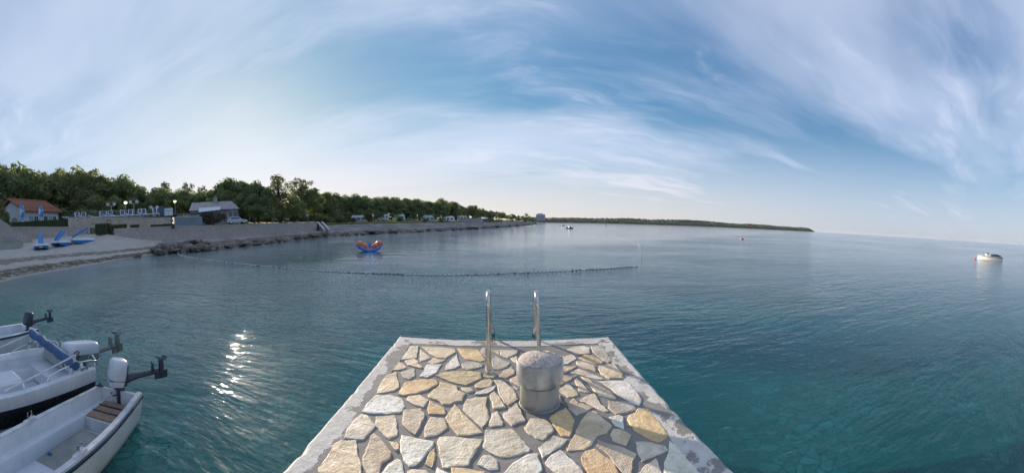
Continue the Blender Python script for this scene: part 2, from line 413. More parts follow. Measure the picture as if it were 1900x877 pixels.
# body below, and the mortar bed between the rim strips
mb = MB(); g = .03
cx_ = (FL+FR+BL+BR)/4
def shrink(p, s_): return ploc(tuple(p + (cx_-p).normalized()*s_))[:2]
mb.prism([shrink(FL, .02), shrink(FR, .02), shrink(BR, .02), shrink(BL, .02)], -3.4, ZP-.065)
mb.build('pier_body', surf('pier_side', (.30, .29, .26), (.16, .17, .14), .9, 1.5, bump=.6, bdist=.02), pier)
def grid_quad(a, b, c, d, nu, nv, zf):
    vs = []; fs = []
    for j in range(nv+1):
        for i in range(nu+1):
            p = a.lerp(b, i/nu).lerp(d.lerp(c, i/nu), j/nv); vs.append(ploc((p.x, p.y, zf(p))))
    for j in range(nv):
        for i in range(nu):
            k = j*(nu+1)+i; fs.append((k, k+1, k+nu+2, k+nu+1))
    return vs, fs
mb = MB(); mb.add(*grid_quad(IL+Vector((-.03,.03,0)), IR+Vector((.03,.03,0)), isect(r0, r1, BL, BR)+Vector((.03,0,0)), isect(l0, l1, BL, BR)+Vector((-.03,0,0)), 50, 120, lambda p: ZP-.002+.0035*noise.noise(Vector((p.x*2.5, p.y*2.5, 7)))+.0015*noise.noise(Vector((p.x*11, p.y*11, 2)))))
mb.build('mortar_bed', M_mortar, pier, smooth=True)

# flagstones: outlines read off on close-up crops (crop origin, scale), laid on the deck plane
CR = {'A': (520, 740, .15625), 'B': (640, 610, .15625), 'C': (760, 610, .14826), 'D': (1020, 610, .15625), 'E': (1140, 740, .15625),
      'G': (740, 730, .1676), 'H': (940, 730, .1676), 'I': (880, 610, .15625), 'Z': (520, 520, .4071)}
TINT = {'w': (.80, .79, .76, .1), 't': (.76, .65, .50, .3), 'T': (.77, .70, .59, .2), 'o': (.77, .60, .37, .6), 'g': (.55, .53, .49, .1), 'b': (.60, .52, .42, .25), 'W': (.75, .71, .64, .25), 's': (.62, .52, .34, .5)}
FLAGS = '''Z w 370 600 400 560 440 524 500 523 550 540 567 575 545 602 480 608
A W 765 465 790 390 860 270 965 182 1030 200 1125 320 1060 400 985 478 860 470
A T 1140 215 1250 210 1350 195 1372 260 1385 430 1290 478 1240 440 1140 320
A t 455 825 560 700 640 540 720 498 900 500 910 640 955 780 945 960 590 980 470 900
A b 1110 410 1190 470 1250 560 1310 640 1300 700 1210 760 1170 900 1040 900 990 790 985 690 1040 570 1070 450
A t 1285 505 1390 525 1400 590 1365 605
A w 1200 890 1290 780 1380 718 1430 740 1462 880 1440 960 1240 980
B T 665 368 730 280 780 205 870 205 865 260 850 345
B T 890 240 940 285 1015 345 890 392
B t 915 212 1100 220 1290 235 1315 275 1190 350 1090 340 1020 300
B t 715 380 820 358 855 380 880 425 920 455 890 468 750 430
B t 565 485 620 430 640 392 690 420 725 465 640 488
B g 665 520 740 485 820 465 832 560 760 600 690 575
B t 990 400 1050 345 1120 362 1200 368 1100 405 1040 415
B w 885 568 940 500 975 425 1060 425 1145 420 1080 520 970 575
B w 1195 490 1210 430 1330 295 1345 390 1365 435 1290 470
B t 385 765 410 690 480 570 605 510 620 590 640 690 580 735 460 755
B o 635 780 680 700 720 640 900 605 1070 600 1100 650 1000 710 850 765 700 790
C t 235 830 300 770 370 720 385 665 480 690 590 720 600 775 695 810 650 900 560 915 500 945 410 943 350 890 250 860
C o 600 245 720 258 850 258 880 300 945 390 880 410 700 375 660 330
C g 650 440 720 418 800 415 910 445 900 475 800 500 720 515 670 490
C s 320 585 450 550 560 535 700 530 880 545 890 620 800 660 700 707 560 675 420 625
C t 820 700 900 650 1000 628 1040 660 1020 715 900 740 830 740
C s 920 600 945 540 950 465 1000 500 1080 590 1050 615 970 612
C T 650 740 760 735 795 780 720 797 670 770
C w 820 820 840 795 960 750 1070 717 1040 770 970 808
I T 240 612 330 612 420 690 460 710 490 780 518 832 402 902 350 870 300 770 270 660
I T 188 790 240 745 300 815 370 929 225 945 215 860
I t 425 600 500 560 540 600 540 720 500 715 430 650
I b 300 550 350 500 440 455 480 500 470 535 370 585 310 575
I g 215 370 250 320 330 370 415 400 390 450 300 480 220 480
I t 205 255 290 258 295 305
I W 305 250 515 255 500 295 390 345 312 315
I t 425 350 500 325 510 415 480 395
I g 75 275 95 225 135 220 135 330 100 310
D T 210 245 290 215 400 205 470 225 470 290 310 305
D g 485 210 600 195 650 245 735 385 690 398 640 380 520 280
D o 345 345 420 308 500 320 620 385 610 415 530 415 440 385
D T 140 335 260 303 312 355 200 420 140 425
D T 315 390 390 390 530 440 540 505 440 475 330 430
D t 140 440 310 445 250 485 140 530
D W 255 520 340 480 420 505 560 560 635 600 560 600 400 560
D t 595 440 680 430 770 420 860 540 865 580 700 590 610 530 580 480
D t 140 560 200 550 320 555 220 615 90 675 130 600
D T 110 735 220 645 330 760 335 790 215 812
D T 300 610 320 585 380 640 480 750 420 755 345 740
D t 375 570 440 590 520 650 640 710 730 760 778 820 760 840 670 812 580 790 480 680
D w 565 630 680 620 900 618 960 660 1085 835 1053 907 940 870 870 815 780 760 740 715 640 655
H g 555 10 590 20 600 70 645 130 570 95
H b 670 125 740 55 810 110 955 155 870 200 770 240 710 190
H T 810 75 900 25 970 0 1000 40 1030 110 1125 190 1080 200 980 150
H g 1130 85 1210 95 1320 90 1400 130 1425 180 1320 210 1215 228 1130 160
H w 1140 260 1245 237 1285 260 1300 400 1260 375 1200 350
H o 480 275 560 210 655 160 700 220 740 290 730 370 695 472 610 465 530 360
H W 200 380 270 280 420 290 490 350 515 410 400 510 330 495 230 430
H t 670 600 740 490 800 350 900 210 960 195 1060 280 1160 355 1100 440 990 470 940 570 860 615 680 635
H t 1155 460 1180 400 1250 395 1370 460 1315 575 1180 520
H b 1000 515 1120 560 1250 590 1430 670 1390 740 1375 900 1320 890 1210 790 1150 690 1010 590
H w 360 600 480 520 520 475 665 515 590 590 400 710
H o 830 720 880 640 980 618 1080 700 1180 770 1235 880 1100 960 920 900 860 800
H W 435 775 500 690 595 632 660 690 760 780 830 850 850 900 700 970 580 900
H w 0 860 80 770 230 680 345 668 350 740 385 840 330 930 100 980 -80 920
G t 85 75 110 35 230 20 325 75 265 150 150 115
G o 325 180 345 85 430 130 500 170 515 215 490 228 335 225
G b 40 330 60 185 245 172 285 245 240 350 180 458 110 410
G T 285 440 300 370 355 260 500 280 530 380 450 440 290 485
G t 520 270 620 120 680 190 770 290 860 370 915 430 780 455 655 458 600 390
G T 720 130 760 65 850 45 970 40 960 140 1000 260 960 330 920 380 830 290 720 190
G T 1000 355 1030 225 1090 200 1150 320 1140 350 1020 368
G W 1160 230 1300 110 1350 190 1395 305 1310 325 1250 355 1180 280
G w 18 540 35 465 170 500 380 535 375 580 280 690 190 790 110 805 60 740 30 650
G o 295 780 345 660 398 605 395 720 365 815
G W 435 520 460 485 620 485 760 505 930 510 860 610 780 740 770 785 600 800 540 818 490 815 450 680
G W 940 600 955 470 970 408 1120 408 1250 395 1380 530 1445 610 1432 640 1220 700 1130 703 1000 640
G w 880 785 940 685 1010 690 1075 740 1092 835 1000 840
G T 105 865 150 848 300 860 330 900 200 970 100 950
G w 415 890 430 825 470 860 530 880 500 950 420 940
G o 585 825 760 840 930 865 960 950 780 975 620 940
E o 158 245 180 200 255 165 280 115 400 120 440 170 540 290 630 430 600 470 530 515 440 490 340 430 240 370
E W 255 515 330 510 420 520 595 565 625 610 500 660 325 740 285 630
E W 290 890 380 790 490 710 520 790 550 880 500 1010 330 990
E w 595 850 600 760 640 660 650 560 655 500 720 560 830 680 880 750 960 820 1000 900 980 1060 640 1060'''
def flag_mesh(poly, h):
    """poly: deck outline; ragged edge, small arris, slightly dished top"""
    pts = []
    n = len(poly)
    for i in range(n):
        a, b = poly[i], poly[(i+1) % n]; L = (b-a).length; k = max(1, int(L/.035)); nn = Vector((b.y-a.y, a.x-b.x, 0)).normalized()
        for j in range(k):
            p = a.lerp(b, j/k)
            if j: p = p + nn*rnd.uniform(-.0055, .0055)
            pts.append(p)
    c = sum(pts, Vector())/len(pts); n = len(pts)
    rings_ = []
    for ins, z in ((-.002, -.035), (0, h*.55), (.004, h*.95), (.012, h+.0008)):
        rings_.append([ (p + (c-p).normalized()*min(ins, (c-p).length*.5), z + (rnd.uniform(-.0015, .0015) if z > 0 else 0)) for p in pts])
    vs = [(p.x-c.x, p.y-c.y, z) for r_ in rings_ for p, z in r_]; fs = []
    for k in range(3):
        for i in range(n): fs.append((k*n+i, k*n+(i+1) % n, (k+1)*n+(i+1) % n, (k+1)*n+i))
    fs.append(tuple(3*n+i for i in range(n)))
    mb = MB(); mb.add(vs, fs)
    return mb, c
FLAG_C = []; POLYS = []
def put_flag(poly, tint, h=None):
    c0 = sum(poly, Vector())/len(poly); poly = [p + (p-c0).normalized()*.007 for p in poly]
    mb, c = flag_mesh(poly, h or rnd.uniform(.003, .007))
    o = mb.build('flagstone', M_flag, pier)
    o.location = ploc((c.x, c.y, ZP))
    k = rnd.uniform(.93, 1.05); r_, g_, b_, a_ = TINT[tint]; g_ *= .96; b_ *= .87
    o.color = (min(.8, r_*k*rnd.uniform(.97, 1.03)), g_*k, b_*k*rnd.uniform(.95, 1.05), min(1, max(0, a_ + rnd.uniform(-.12, .12))))
    POLYS.append(poly); FLAG_C.append((c, max((p-c).length for p in poly)))
for ln in FLAGS.splitlines():
    q = ln.split(); ox, oy, s_ = CR[q[0]]; nums = list(map(float, q[2:]))
    poly = [at(ox + nums[i]*s_, oy + nums[i+1]*s_, ZP) for i in range(0, len(nums), 2)]
    put_flag(poly, q[1])
# the paving goes on behind the photographer: irregular flags fitted to one another
def clip(poly, p, n):
    out = []
    for a, b in zip(poly, poly[1:]+poly[:1]):
        da, db = (a-p).dot(n), (b-p).dot(n)
        if da <= 0: out.append(a)
        if da*db < 0: out.append(a.lerp(b, da/(da-db)))
    return out
def inside(q, poly):
    c = False
    for a, b in zip(poly, poly[1:]+poly[:1]):
        if (a.y > q.y) != (b.y > q.y) and q.x < (b.x-a.x)*(q.y-a.y)/(b.y-a.y)+a.x: c = not c
    return c
TRACED = list(POLYS)
IBL, IBR = isect(l0, l1, BL, BR), isect(r0, r1, BL, BR)
seeds = []
for _ in range(4000):
    k = rnd.random(); a = IL.lerp(IBL, k); b = IR.lerp(IBR, k); p = a.lerp(b, rnd.uniform(.05, .95)); p.z = ZP
    if p.y > 2.5 or any((p-q).length < .27 for q in seeds): continue
    seeds.append(p)
nl = Vector((-(IBL-IL).y, (IBL-IL).x, 0)).normalized(); nr = Vector((-(IBR-IR).y, (IBR-IR).x, 0)).normalized()
if nl.x > 0: nl = -nl
if nr.x < 0: nr = -nr
for p in seeds:
    cell = [p + Vector(d) for d in ((-.4, -.4, 0), (.4, -.4, 0), (.4, .4, 0), (-.4, .4, 0))]
    for q in seeds:
        if q is not p and (q-p).length < .9: cell = clip(cell, (p+q)/2, (q-p).normalized())
    cell = clip(clip(cell, IL, nl), IR, nr)
    if len(cell) < 3: continue
    c = sum(cell, Vector())/len(cell)
    cell = [v + (c-v).normalized()*rnd.uniform(.026, .040) for v in cell]
    keep = []
    for v in cell:
        if not keep or (v-keep[-1]).length > .035: keep.append(v)
    if len(keep) < 3: continue
    test = keep + [(a+b)/2 for a, b in zip(keep, keep[1:]+keep[:1])] + [c]
    if any(inside(v, t) for v in test for t in TRACED) or any(inside(v, keep) for t in TRACED for v in t): continue
    put_flag(keep, rnd.choice('wWWtTTTob'))

# ------------------------------------------------------------------ bollard
def make_bollard():
    c = at(1001, 748, ZP)
    t_ = thing('mooring_bollard', 'stubby steel pipe bollard filled with domed concrete on the pier', 'bollard', loc=(c.x, c.y, ZP-.01)); t_.scale = (1.05, 1.05, 1.03)
    # steel: blotchy galvanised skin, browner towards the worn foot
    def steel(name, c1, c2, r0_):
        m, t = mat(name); ob = t.obj
        n = t.noise(t.mapping(ob, sc=(1, 1, .7)), 4.5, 3, .5, .2); st = t.noise(t.mapping(ob, sc=(1, 1, .6)), 9, 5, .6)
        col_ = t.mix(t.mrange(n, .38, .62), c1, c2)
        col_ = t.mix(t.mrange(st, .62, .80, 0, .35), col_, (.20, .17, .13))
        t.put(t.p.inputs['Base Color'], col_); t.p.inputs['Metallic'].default_value = .95
        t.put(t.p.inputs['Roughness'], t.mrange(n, .3, .7, r0_, r0_+.25)); t.put(t.p.inputs['Normal'], t.bump(st, .12, .003)); return m
    mu, ml = steel('galvanised_steel', (.31, .36, .42), (.56, .62, .69), .24), steel('stained_steel', (.27, .28, .27), (.40, .42, .43), .36)
    mb = MB(); mb.lathe([(.170, 0), (.172, .03), (.170, .05), (.170, .215), (.165, .23)], 48)
    mb.build('lower_pipe', ml, t_, smooth=True)
    mb = MB(); mb.lathe([(.168, .0), (.178, .004), (.177, .016), (.171, .020)], 48); mb.build('foot_weld', ml, t_, smooth=True)
    mb = MB(); mb.lathe([(.172, .200), (.178, .204), (.190, .222), (.199, .25), (.203, .28), (.203, .405), (.200, .407), (.198, .40), (.15, .39)], 48)
    mb.build('upper_sleeve', mu, t_, smooth=True)
    m, t = mat('pebbledash'); ob = t.obj
    v1 = t.voro(ob, 95, 'F1', 'Color'); d1 = t.voro(ob, 95, 'DISTANCE_TO_EDGE'); sp = t.new('ShaderNodeSeparateColor'); t.put(sp.inputs[0], v1)
    peb = t.ramp(sp.outputs[0], [(0, (.30, .25, .21)), (.5, (.58, .50, .43)), (1, (.76, .71, .66))])
    c_ = t.mix(t.mrange(d1, 0, .12), (.30, .26, .22), peb)
    t.put(t.p.inputs['Base Color'], t.mix(t.mrange(t.noise(ob, 6, 4), .4, .62, 0, .45), c_, (.64, .52, .44))); t.p.inputs['Roughness'].default_value = .95
    t.put(t.p.inputs['Normal'], t.bump(t.math('ADD', t.math('MULTIPLY', d1, 2.5), t.noise(ob, 30, 5)), .6, .005))
    rr = []
    for i in range(13):
        a = i/12*math.pi/2; r_ = .190*math.sin(a) if i else .004; z = .394 + .066*math.cos(a)
        rr.append([(r_*math.cos(2*math.pi*k/48)*(1+.012*noise.noise(Vector((k, i, 0)))), r_*math.sin(2*math.pi*k/48), z + .006*noise.noise(Vector((r_*30*math.cos(k*.131), r_*30*math.sin(k*.131), 5)))) for k in range(48)])
    # a pit near the back of the cap
    for ring in rr:
        for k, p in enumerate(ring):
            d = math.hypot(p[0]-.035, p[1]-.075)
            if d < .035: ring[k] = (p[0], p[1], p[2]-.022*(1-d/.035)**.5)
    mb = MB(); mb.rings(rr, True, True); mb.build('concrete_cap', m, t_, smooth=True)
make_bollard()

# ------------------------------------------------------------------ bathing ladder
def make_ladder():
    cL = at(907, 692, ZP); cR = cL + Vector((.56, .015, 0))
    t_ = thing('bathing_ladder', 'stainless steel bathing ladder with two looped handrails at the pier end', 'ladder', loc=(cL.x+.28, cL.y, ZP-.01))
    m, t = mat('stainless'); n = t.noise(t.obj, 9, 4)
    t.put(t.p.inputs['Base Color'], t.mix(n, (.46, .45, .43), (.62, .61, .59))); t.p.inputs['Metallic'].default_value = 1; t.put(t.p.inputs['Roughness'], t.mrange(n, .3, .7, .10, .26))
    edge = FL.y + .10
    reach = edge - cL.y + .05
    for s in (-.28, .28):
        r = .0225; hh = .88; tl = -.045 if s > 0 else -.012
        pts = [(s, 0, .0), (s+tl*.8, 0, hh-.14)]
        for i in range(1, 12):
            a = math.pi*i/12; pts.append((s+tl, .125 - .125*math.cos(a), hh-.14 + .14*math.sin(a)))
        pts += [(s+tl*.9, .25, hh-.16), (s+tl*.5, .30, .50), (s, reach-.12, .12), (s, reach-.02, .0), (s, reach+.02, -.12), (s, reach+.02, -2.2)]
        mb = MB(); mb.tube(pts, r, 14); mb.build('handrail', m, t_, smooth=True)
        mb = MB(); mb.lathe([(.02, .0), (.052, .0), (.052, .012), (.03, .016), (.022, .016)], 20, (s, 0, .012)); mb.build('foot_flange', m, t_, smooth=True)
    for k in range(5):
        z = -.42 - k*.33; mb = MB(); mb.box((-.275, reach-.03, z-.012), (.275, reach+.06, z+.012)); mb.build('rung', m, t_, bevel=.006)
make_ladder()
# ------------------------------------------------------------------ boats
def gelcoat():
    m, t = mat('white_gelcoat'); ob = t.obj; sp = t.new('ShaderNodeSeparateXYZ'); t.put(sp.inputs[0], ob)
    c = t.mix(t.mrange(t.noise(ob, 2.5, 5, .6), .35, .65), (.58, .63, .68), (.48, .53, .58))
    drip = t.noise(t.mapping(ob, sc=(6, 6, .7)), 3, 5, .65); c = t.mix(t.mrange(drip, .56, .74, 0, .45), c, (.30, .29, .25))
    z = t.math('ADD', sp.outputs[2], t.math('MULTIPLY', t.noise(ob, 5, 4), .08)); c = t.mix(t.mrange(z, .16, .06, 0, .8), c, (.16, .17, .10))
    c = t.mix(t.mrange(t.noise(t.mapping(ob, sc=(1, 1, 9)), 6, 6, .7), .66, .70, 0, .5), c, (.25, .26, .28))
    t.put(t.p.inputs['Base Color'], c); t.put(t.p.inputs['Roughness'], t.mrange(drip, .3, .7, .25, .6)); t.put(t.p.inputs['Normal'], t.bump(t.noise(ob, 8, 4), .06, .004)); return m
M_white = gelcoat()
M_offwhite = surf('aged_white', (.58, .61, .65), (.40, .42, .44), .5, 6, bump=.15, bdist=.004)
M_navy = surf('navy_trim', (.02, .035, .08), (.015, .02, .04), .4, 6)
M_black = surf('black_paint', (.012, .013, .016), (.02, .02, .024), .3, 4)
M_floor = surf('grey_deck_floor', (.20, .22, .21), (.30, .31, .29), .85, 3.5, bump=.4, bdist=.006, bscale=30)
M_blue = surf('blue_canvas', (.05, .11, .24), (.03, .07, .16), .85, 7, bump=.5, bdist=.02)
M_pvcblue = surf('blue_cloth', (.03, .13, .34), (.02, .09, .26), .8, 20, bump=.4)
M_steel = surf('polished_tube', (.62, .63, .64), (.5, .51, .53), .18, 5, metal=1)
M_engine = surf('engine_dark', (.02, .028, .05), (.035, .045, .07), .35, 5)
M_engw = surf('engine_white', (.50, .55, .61), (.40, .45, .51), .3, 3, coat=.3)
M_enggrey = surf('engine_grey', (.16, .18, .18), (.10, .12, .12), .4, 6)
M_rope = surf('rope', (.36, .32, .26), (.22, .2, .17), .9, 40)
M_ply = surf('worn_plywood', (.30, .20, .14), (.20, .13, .09), .8, 9, bump=.3, bdist=.003)
M_algae = surf('algae', (.03, .09, .05), (.06, .13, .06), .8, 20, bump=.5, bdist=.01)

def hull_mb(L, bs, bm, fs, fb, draft, gun, deck, floor, bench, n=22):
    """lofted U-section: outside skin, gunwale, inner side, bench step, floor"""
    out = []
    for i in range(n+1):
        t = i/n; x = L*t
        b = bs + (bm-bs)*math.sin(min(1, t/.4)*math.pi/2)
        if t > .42: b *= max(.03, 1-((t-.42)/.58)**2.3)
        sh = fs + (fb-fs)*t*t; k = -draft*(1-t**5)
        ch = .02 + .25*t**3
        w_ = min(gun, b*.6); be = max(.01, min(bench, b-w_-.06)); ins = max(.004, b-w_-.03); fl = max(.002, ins-be)
        dz = min(deck + .25*t*t, sh-.05); fz = min(floor + .2*t**2, dz-.02)
        half_o = [(b, sh), (b*1.004, sh-.05), (b*.95, (sh+ch)*.5), (b*.80, ch), (b*.42, k*.45+ch*.3)]
        half_i = [(b-w_, sh), (ins, dz+.02), (ins-.005, dz), (fl+.012, dz-.004), (fl, dz-.03), (fl*.97, fz)]
        ring = [(x, y, z) for y, z in half_o] + [(x, 0, k)] + [(x, -y, z) for y, z in half_o[::-1]] + [(x, -y, z) for y, z in half_i] + [(x, y, z) for y, z in half_i[::-1]]
        out.append(ring)
    mb = MB(); mb.rings(out, True, True); return mb, out
def outboard(parent, loc, rz, cowl_mat, leg_mat, name='outboard_motor', s=1.0, tilt=0, number=None, cw=(.13, .15, .24), pitch=R(12)):
    """tilted-up outboard; +X points aft, leg carried level behind the transom"""
    mb = MB()
    mb.tube([(-.03, 0, .10), (.12, 0, .16), (.30, 0, .17), (.62, 0, .175)], [.075, .065, .045, .042], 10)           # leg
    mb.box((-.10, -.075, -.22), (-.05, .075, .10)); mb.box((-.05, -.06, -.05), (.03, .06, .13))                    # clamp and swivel
    mb.tube([(-.10, .05, -.05), (-.17, .05, -.05)], .012, 6); mb.tube([(-.10, -.05, -.05), (-.17, -.05, -.05)], .012, 6)
    mb.box((.52, -.055, .165), (.545, .055, .33), .01)                                                              # anti-ventilation plate
    mb.prism([(.56, -.012), (.78, -.012), (.78, .012), (.56, .012)], .05, .18)                                      # skeg side of the gearcase
    o = mb.build(name, leg_mat, parent, smooth=True, auto=35); o.location = loc; o.rotation_euler = (0, tilt, rz); o.scale = (s, s, s)
    mb = MB(); mb.lathe([(.004, -.15), (.03, -.11), (.045, -.02), (.045, .08), (.035, .16), (.012, .18)], 12); g_ = mb.build('gearcase', leg_mat, o, smooth=True); g_.location = (.68, 0, .19)
    mb = MB()
    for k in range(3):
        a = k*2*math.pi/3; m_ = Matrix.Rotation(a, 4, 'Z') @ Matrix.Rotation(.6, 4, 'X')
        mb.xf(m_); mb.add([(.01, -.03, 0), (.07, -.05, .0), (.115, 0, .0), (.07, .05, .0), (.01, .03, 0), (.01, -.03, .008), (.07, -.05, .008), (.115, 0, .008), (.07, .05, .008), (.01, .03, .008)],
               [(4,3,2,1,0), (5,6,7,8,9)]+[(i, (i+1) % 5, 5+(i+1) % 5, 5+i) for i in range(5)])
    mb.xf(Matrix()); pr = mb.build('propeller', leg_mat, o); pr.location = (.68, 0, .37)
    # cowling: rounded, tapered box
    prof = []
    hx, hy, hz = cw
    for z, k in ((-1, .80), (-.96, .90), (-.6, 1.0), (.2, 1.0), (.72, .95), (.92, .84), (1, .62)):
        ring = []
        for a in range(24):
            th = 2*math.pi*a/24; c, s_ = math.cos(th), math.sin(th); e = .55
            ring.append((hx*k*math.copysign(abs(c)**e, c), hy*k*math.copysign(abs(s_)**e, s_), hz*z))
        prof.append(ring)
    mb = MB(); mb.rings(prof); c_ = mb.build('cowling', cowl_mat, o, smooth=True, auto=50)
    c_.location = (-.06, 0, .14+hz*.72); c_.rotation_euler = (0, pitch, 0)
    if not number: mb = MB(); mb.box((hx*.55, -hy*.93, -hz*.9), (hx*1.10, hy*.93, hz*.80), .02); q_ = mb.build('cowling_back', leg_mat, o, bevel=.02); q_.location = c_.location; q_.rotation_euler = c_.rotation_euler
    if number: mb = MB(); mb.rings([[(x*1.015, y*1.02, z) for x, y, z in prof[k]] for k in (0, 1, 2)] + [[(x*1.015, y*1.02, -hz*.12) for x, y, z in prof[2]]]); q_ = mb.build('cowling_base', leg_mat, o, smooth=True, auto=50); q_.location = c_.location; q_.rotation_euler = c_.rotation_euler
    mb = MB(); mb.box((-hx*1.01, -hy*1.012, -hz*.50), (hx*1.01, hy*1.012, -hz*.46)); st = mb.build('cowling_seam', leg_mat, o); st.location = c_.location; st.rotation_euler = c_.rotation_euler
    if number:
        cu = bpy.data.curves.new('number', 'FONT'); cu.body = number; cu.size = .13; cu.extrude = .002; cu.align_x = 'CENTER'; cu.align_y = 'CENTER'
        tmp = bpy.data.objects.new('tmp', cu); COL.objects.link(tmp); bpy.context.view_layer.update()
        me = bpy.data.meshes.new_from_object(tmp.evaluated_get(bpy.context.evaluated_depsgraph_get())); bpy.data.objects.remove(tmp); me.materials.clear(); me.materials.append(M_navy)
        n_ = link('number', me, o); n_.location = (-.06-hx*.45, -hy-.003, .14+hz*.80); n_.rotation_euler = (R(90), R(-90), 0)
    return o
def axis_angle(d): return math.atan2(d[1], d[0])

# --- open skiff with a small outboard, nearest the pier
st = (at(266, 728, .5) + at(183, 714, .5))/2; ax = ((at(115, 877, .5) + at(0, 817, .5))/2 - st)
skiff = thing('open_skiff', 'open white skiff with navy rubbing strake, wooden stern box and small outboard', 'boat', loc=(st.x, st.y, 0), rz=axis_angle(ax))
mb, sec = hull_mb(4.1, .40, .56, .50, .66, .10, .085, .30, .10, .13)
mb.build('hull', M_white, skiff, smooth=True, auto=35)
mb = MB(); mb.add([(.02, y, z) for y, z in ((.37, .495), (.36, .25), (.30, .08), (-.30, .08), (-.36, .25), (-.37, .495))] + [(.07, y, z) for y, z in ((.37, .495), (.36, .25), (.30, .08), (-.30, .08), (-.36, .25), (-.37, .495))],
    [(0,1,2,3,4,5), (11,10,9,8,7,6)] + [(i, 6+i, 6+(i+1) % 6, (i+1) % 6) for i in range(6)]); mb.build('transom', M_offwhite, skiff)
for s in (-1, 1):
    pts = [Vector((r_[0][0], s*(r_[0][1]+.012), r_[0][2]-.035)) for r_ in sec]
    mb = MB(); mb.rings([[(p.x, p.y-s*.012, p.z-.022), (p.x, p.y+s*.012, p.z-.018), (p.x, p.y+s*.012, p.z+.018), (p.x, p.y-s*.012, p.z+.022)] for p in pts]); mb.build('rubbing_strake', M_navy, skiff)
    # flaking painted cap on the gunwale
    pts = [(r_[0], r_[11] if s < 0 else r_[-1]) for r_ in sec]
    mb = MB(); rr = []
    for i, r_ in enumerate(sec[:-1]):
        b, z = r_[0][1], r_[0][2]; w_ = min(.085, b*.6)
        rr.append([(r_[0][0], s*(b-.004), z+.003), (r_[0][0], s*(b-.006), z+.014), (r_[0][0], s*(b-w_+.003+.008*noise.noise(Vector((i*1.7, s, 0)))), z+.014), (r_[0][0], s*(b-w_+.003), z+.003)])
    mb.rings(rr); mb.build('gunwale_cap', M_offwhite, skiff)
fl = [(r_[0][0], r_) for r_ in sec]
pl = [(sec[i][0][0], sec[i][-6][1]-.006) for i in range(4, 18)]
mb = MB(); mb.prism([(x, y) for x, y in pl] + [(x, -y) for x, y in pl[::-1]], .128, .134)
mb.build('floor_panel', M_floor, skiff)
mb = MB(); mb.box((.10, -.245, .10), (.66, .245, .292)); mb.build('stern_box', M_offwhite, skiff, bevel=.01)
for k in range(3):
    mb = MB(); mb.box((.12+k*.178, -.235, .294), (.12+k*.178+.165, .235, .318)); mb.build('plank', M_ply, skiff, bevel=.004)
for k in (.27, .45):
    mb = MB(); mb.box((k, -.235, .3185), (k+.022, .235, .330)); mb.build('batten', M_engine, skiff)
outboard(skiff, (-.02, .02, .49), math.pi - R(42), M_engw, M_engine, s=1.05, cw=(.14, .15, .20))
for y in (-.36,):
    mb = MB(); mb.tube([(.10, y, .51), (.10, y, .545)], .014, 8); mb.tube([(.04, y, .55), (.16, y, .55)], .013, 8); mb.build('cleat', M_engine, skiff, smooth=True)
mb = MB(); mb.lathe([(.03, 0), (.045, .005), (.045, .02), (.02, .03)], 14, (.07, -.33, .512)); mb.build('filler_cap', M_engine, skiff, smooth=True)
for s, xk in ((1, 1.75), (-1, 1.55)):
    i = int(xk/4.1*22); b = sec[i][0][1]; z = sec[i][0][2]
    mb = MB(); mb.box((xk-.11, s*(b-.05)-.035, z+.012), (xk+.11, s*(b-.05)+.035, z+.045), .008); mb.build('oarlock_block', M_offwhite, skiff)
    mb = MB(); mb.tube([(xk-.035, s*(b-.05), z+.14), (xk-.04, s*(b-.05), z+.09), (xk, s*(b-.05), z+.06), (xk+.04, s*(b-.05), z+.09), (xk+.035, s*(b-.05), z+.14)], .008, 7); mb.build('oarlock', M_steel, skiff, smooth=True)

rg_ = thing('blue_rag', 'small blue rag lying on the grey floor of the open skiff', 'rag', loc=at(93, 842, .137))
mb = MB(); mb.rings([[(x*.05, y*.035, z) for x, y in ((-1, -.6), (.2, -1), (1, .1), (.1, .8))] for z in (0, .012)] + [[(x*.03+.008, y*.02, .022) for x, y in ((-1, -.6), (.2, -1), (1, .1), (.1, .8))]]); mb.build('cloth', M_pvcblue, rg_)
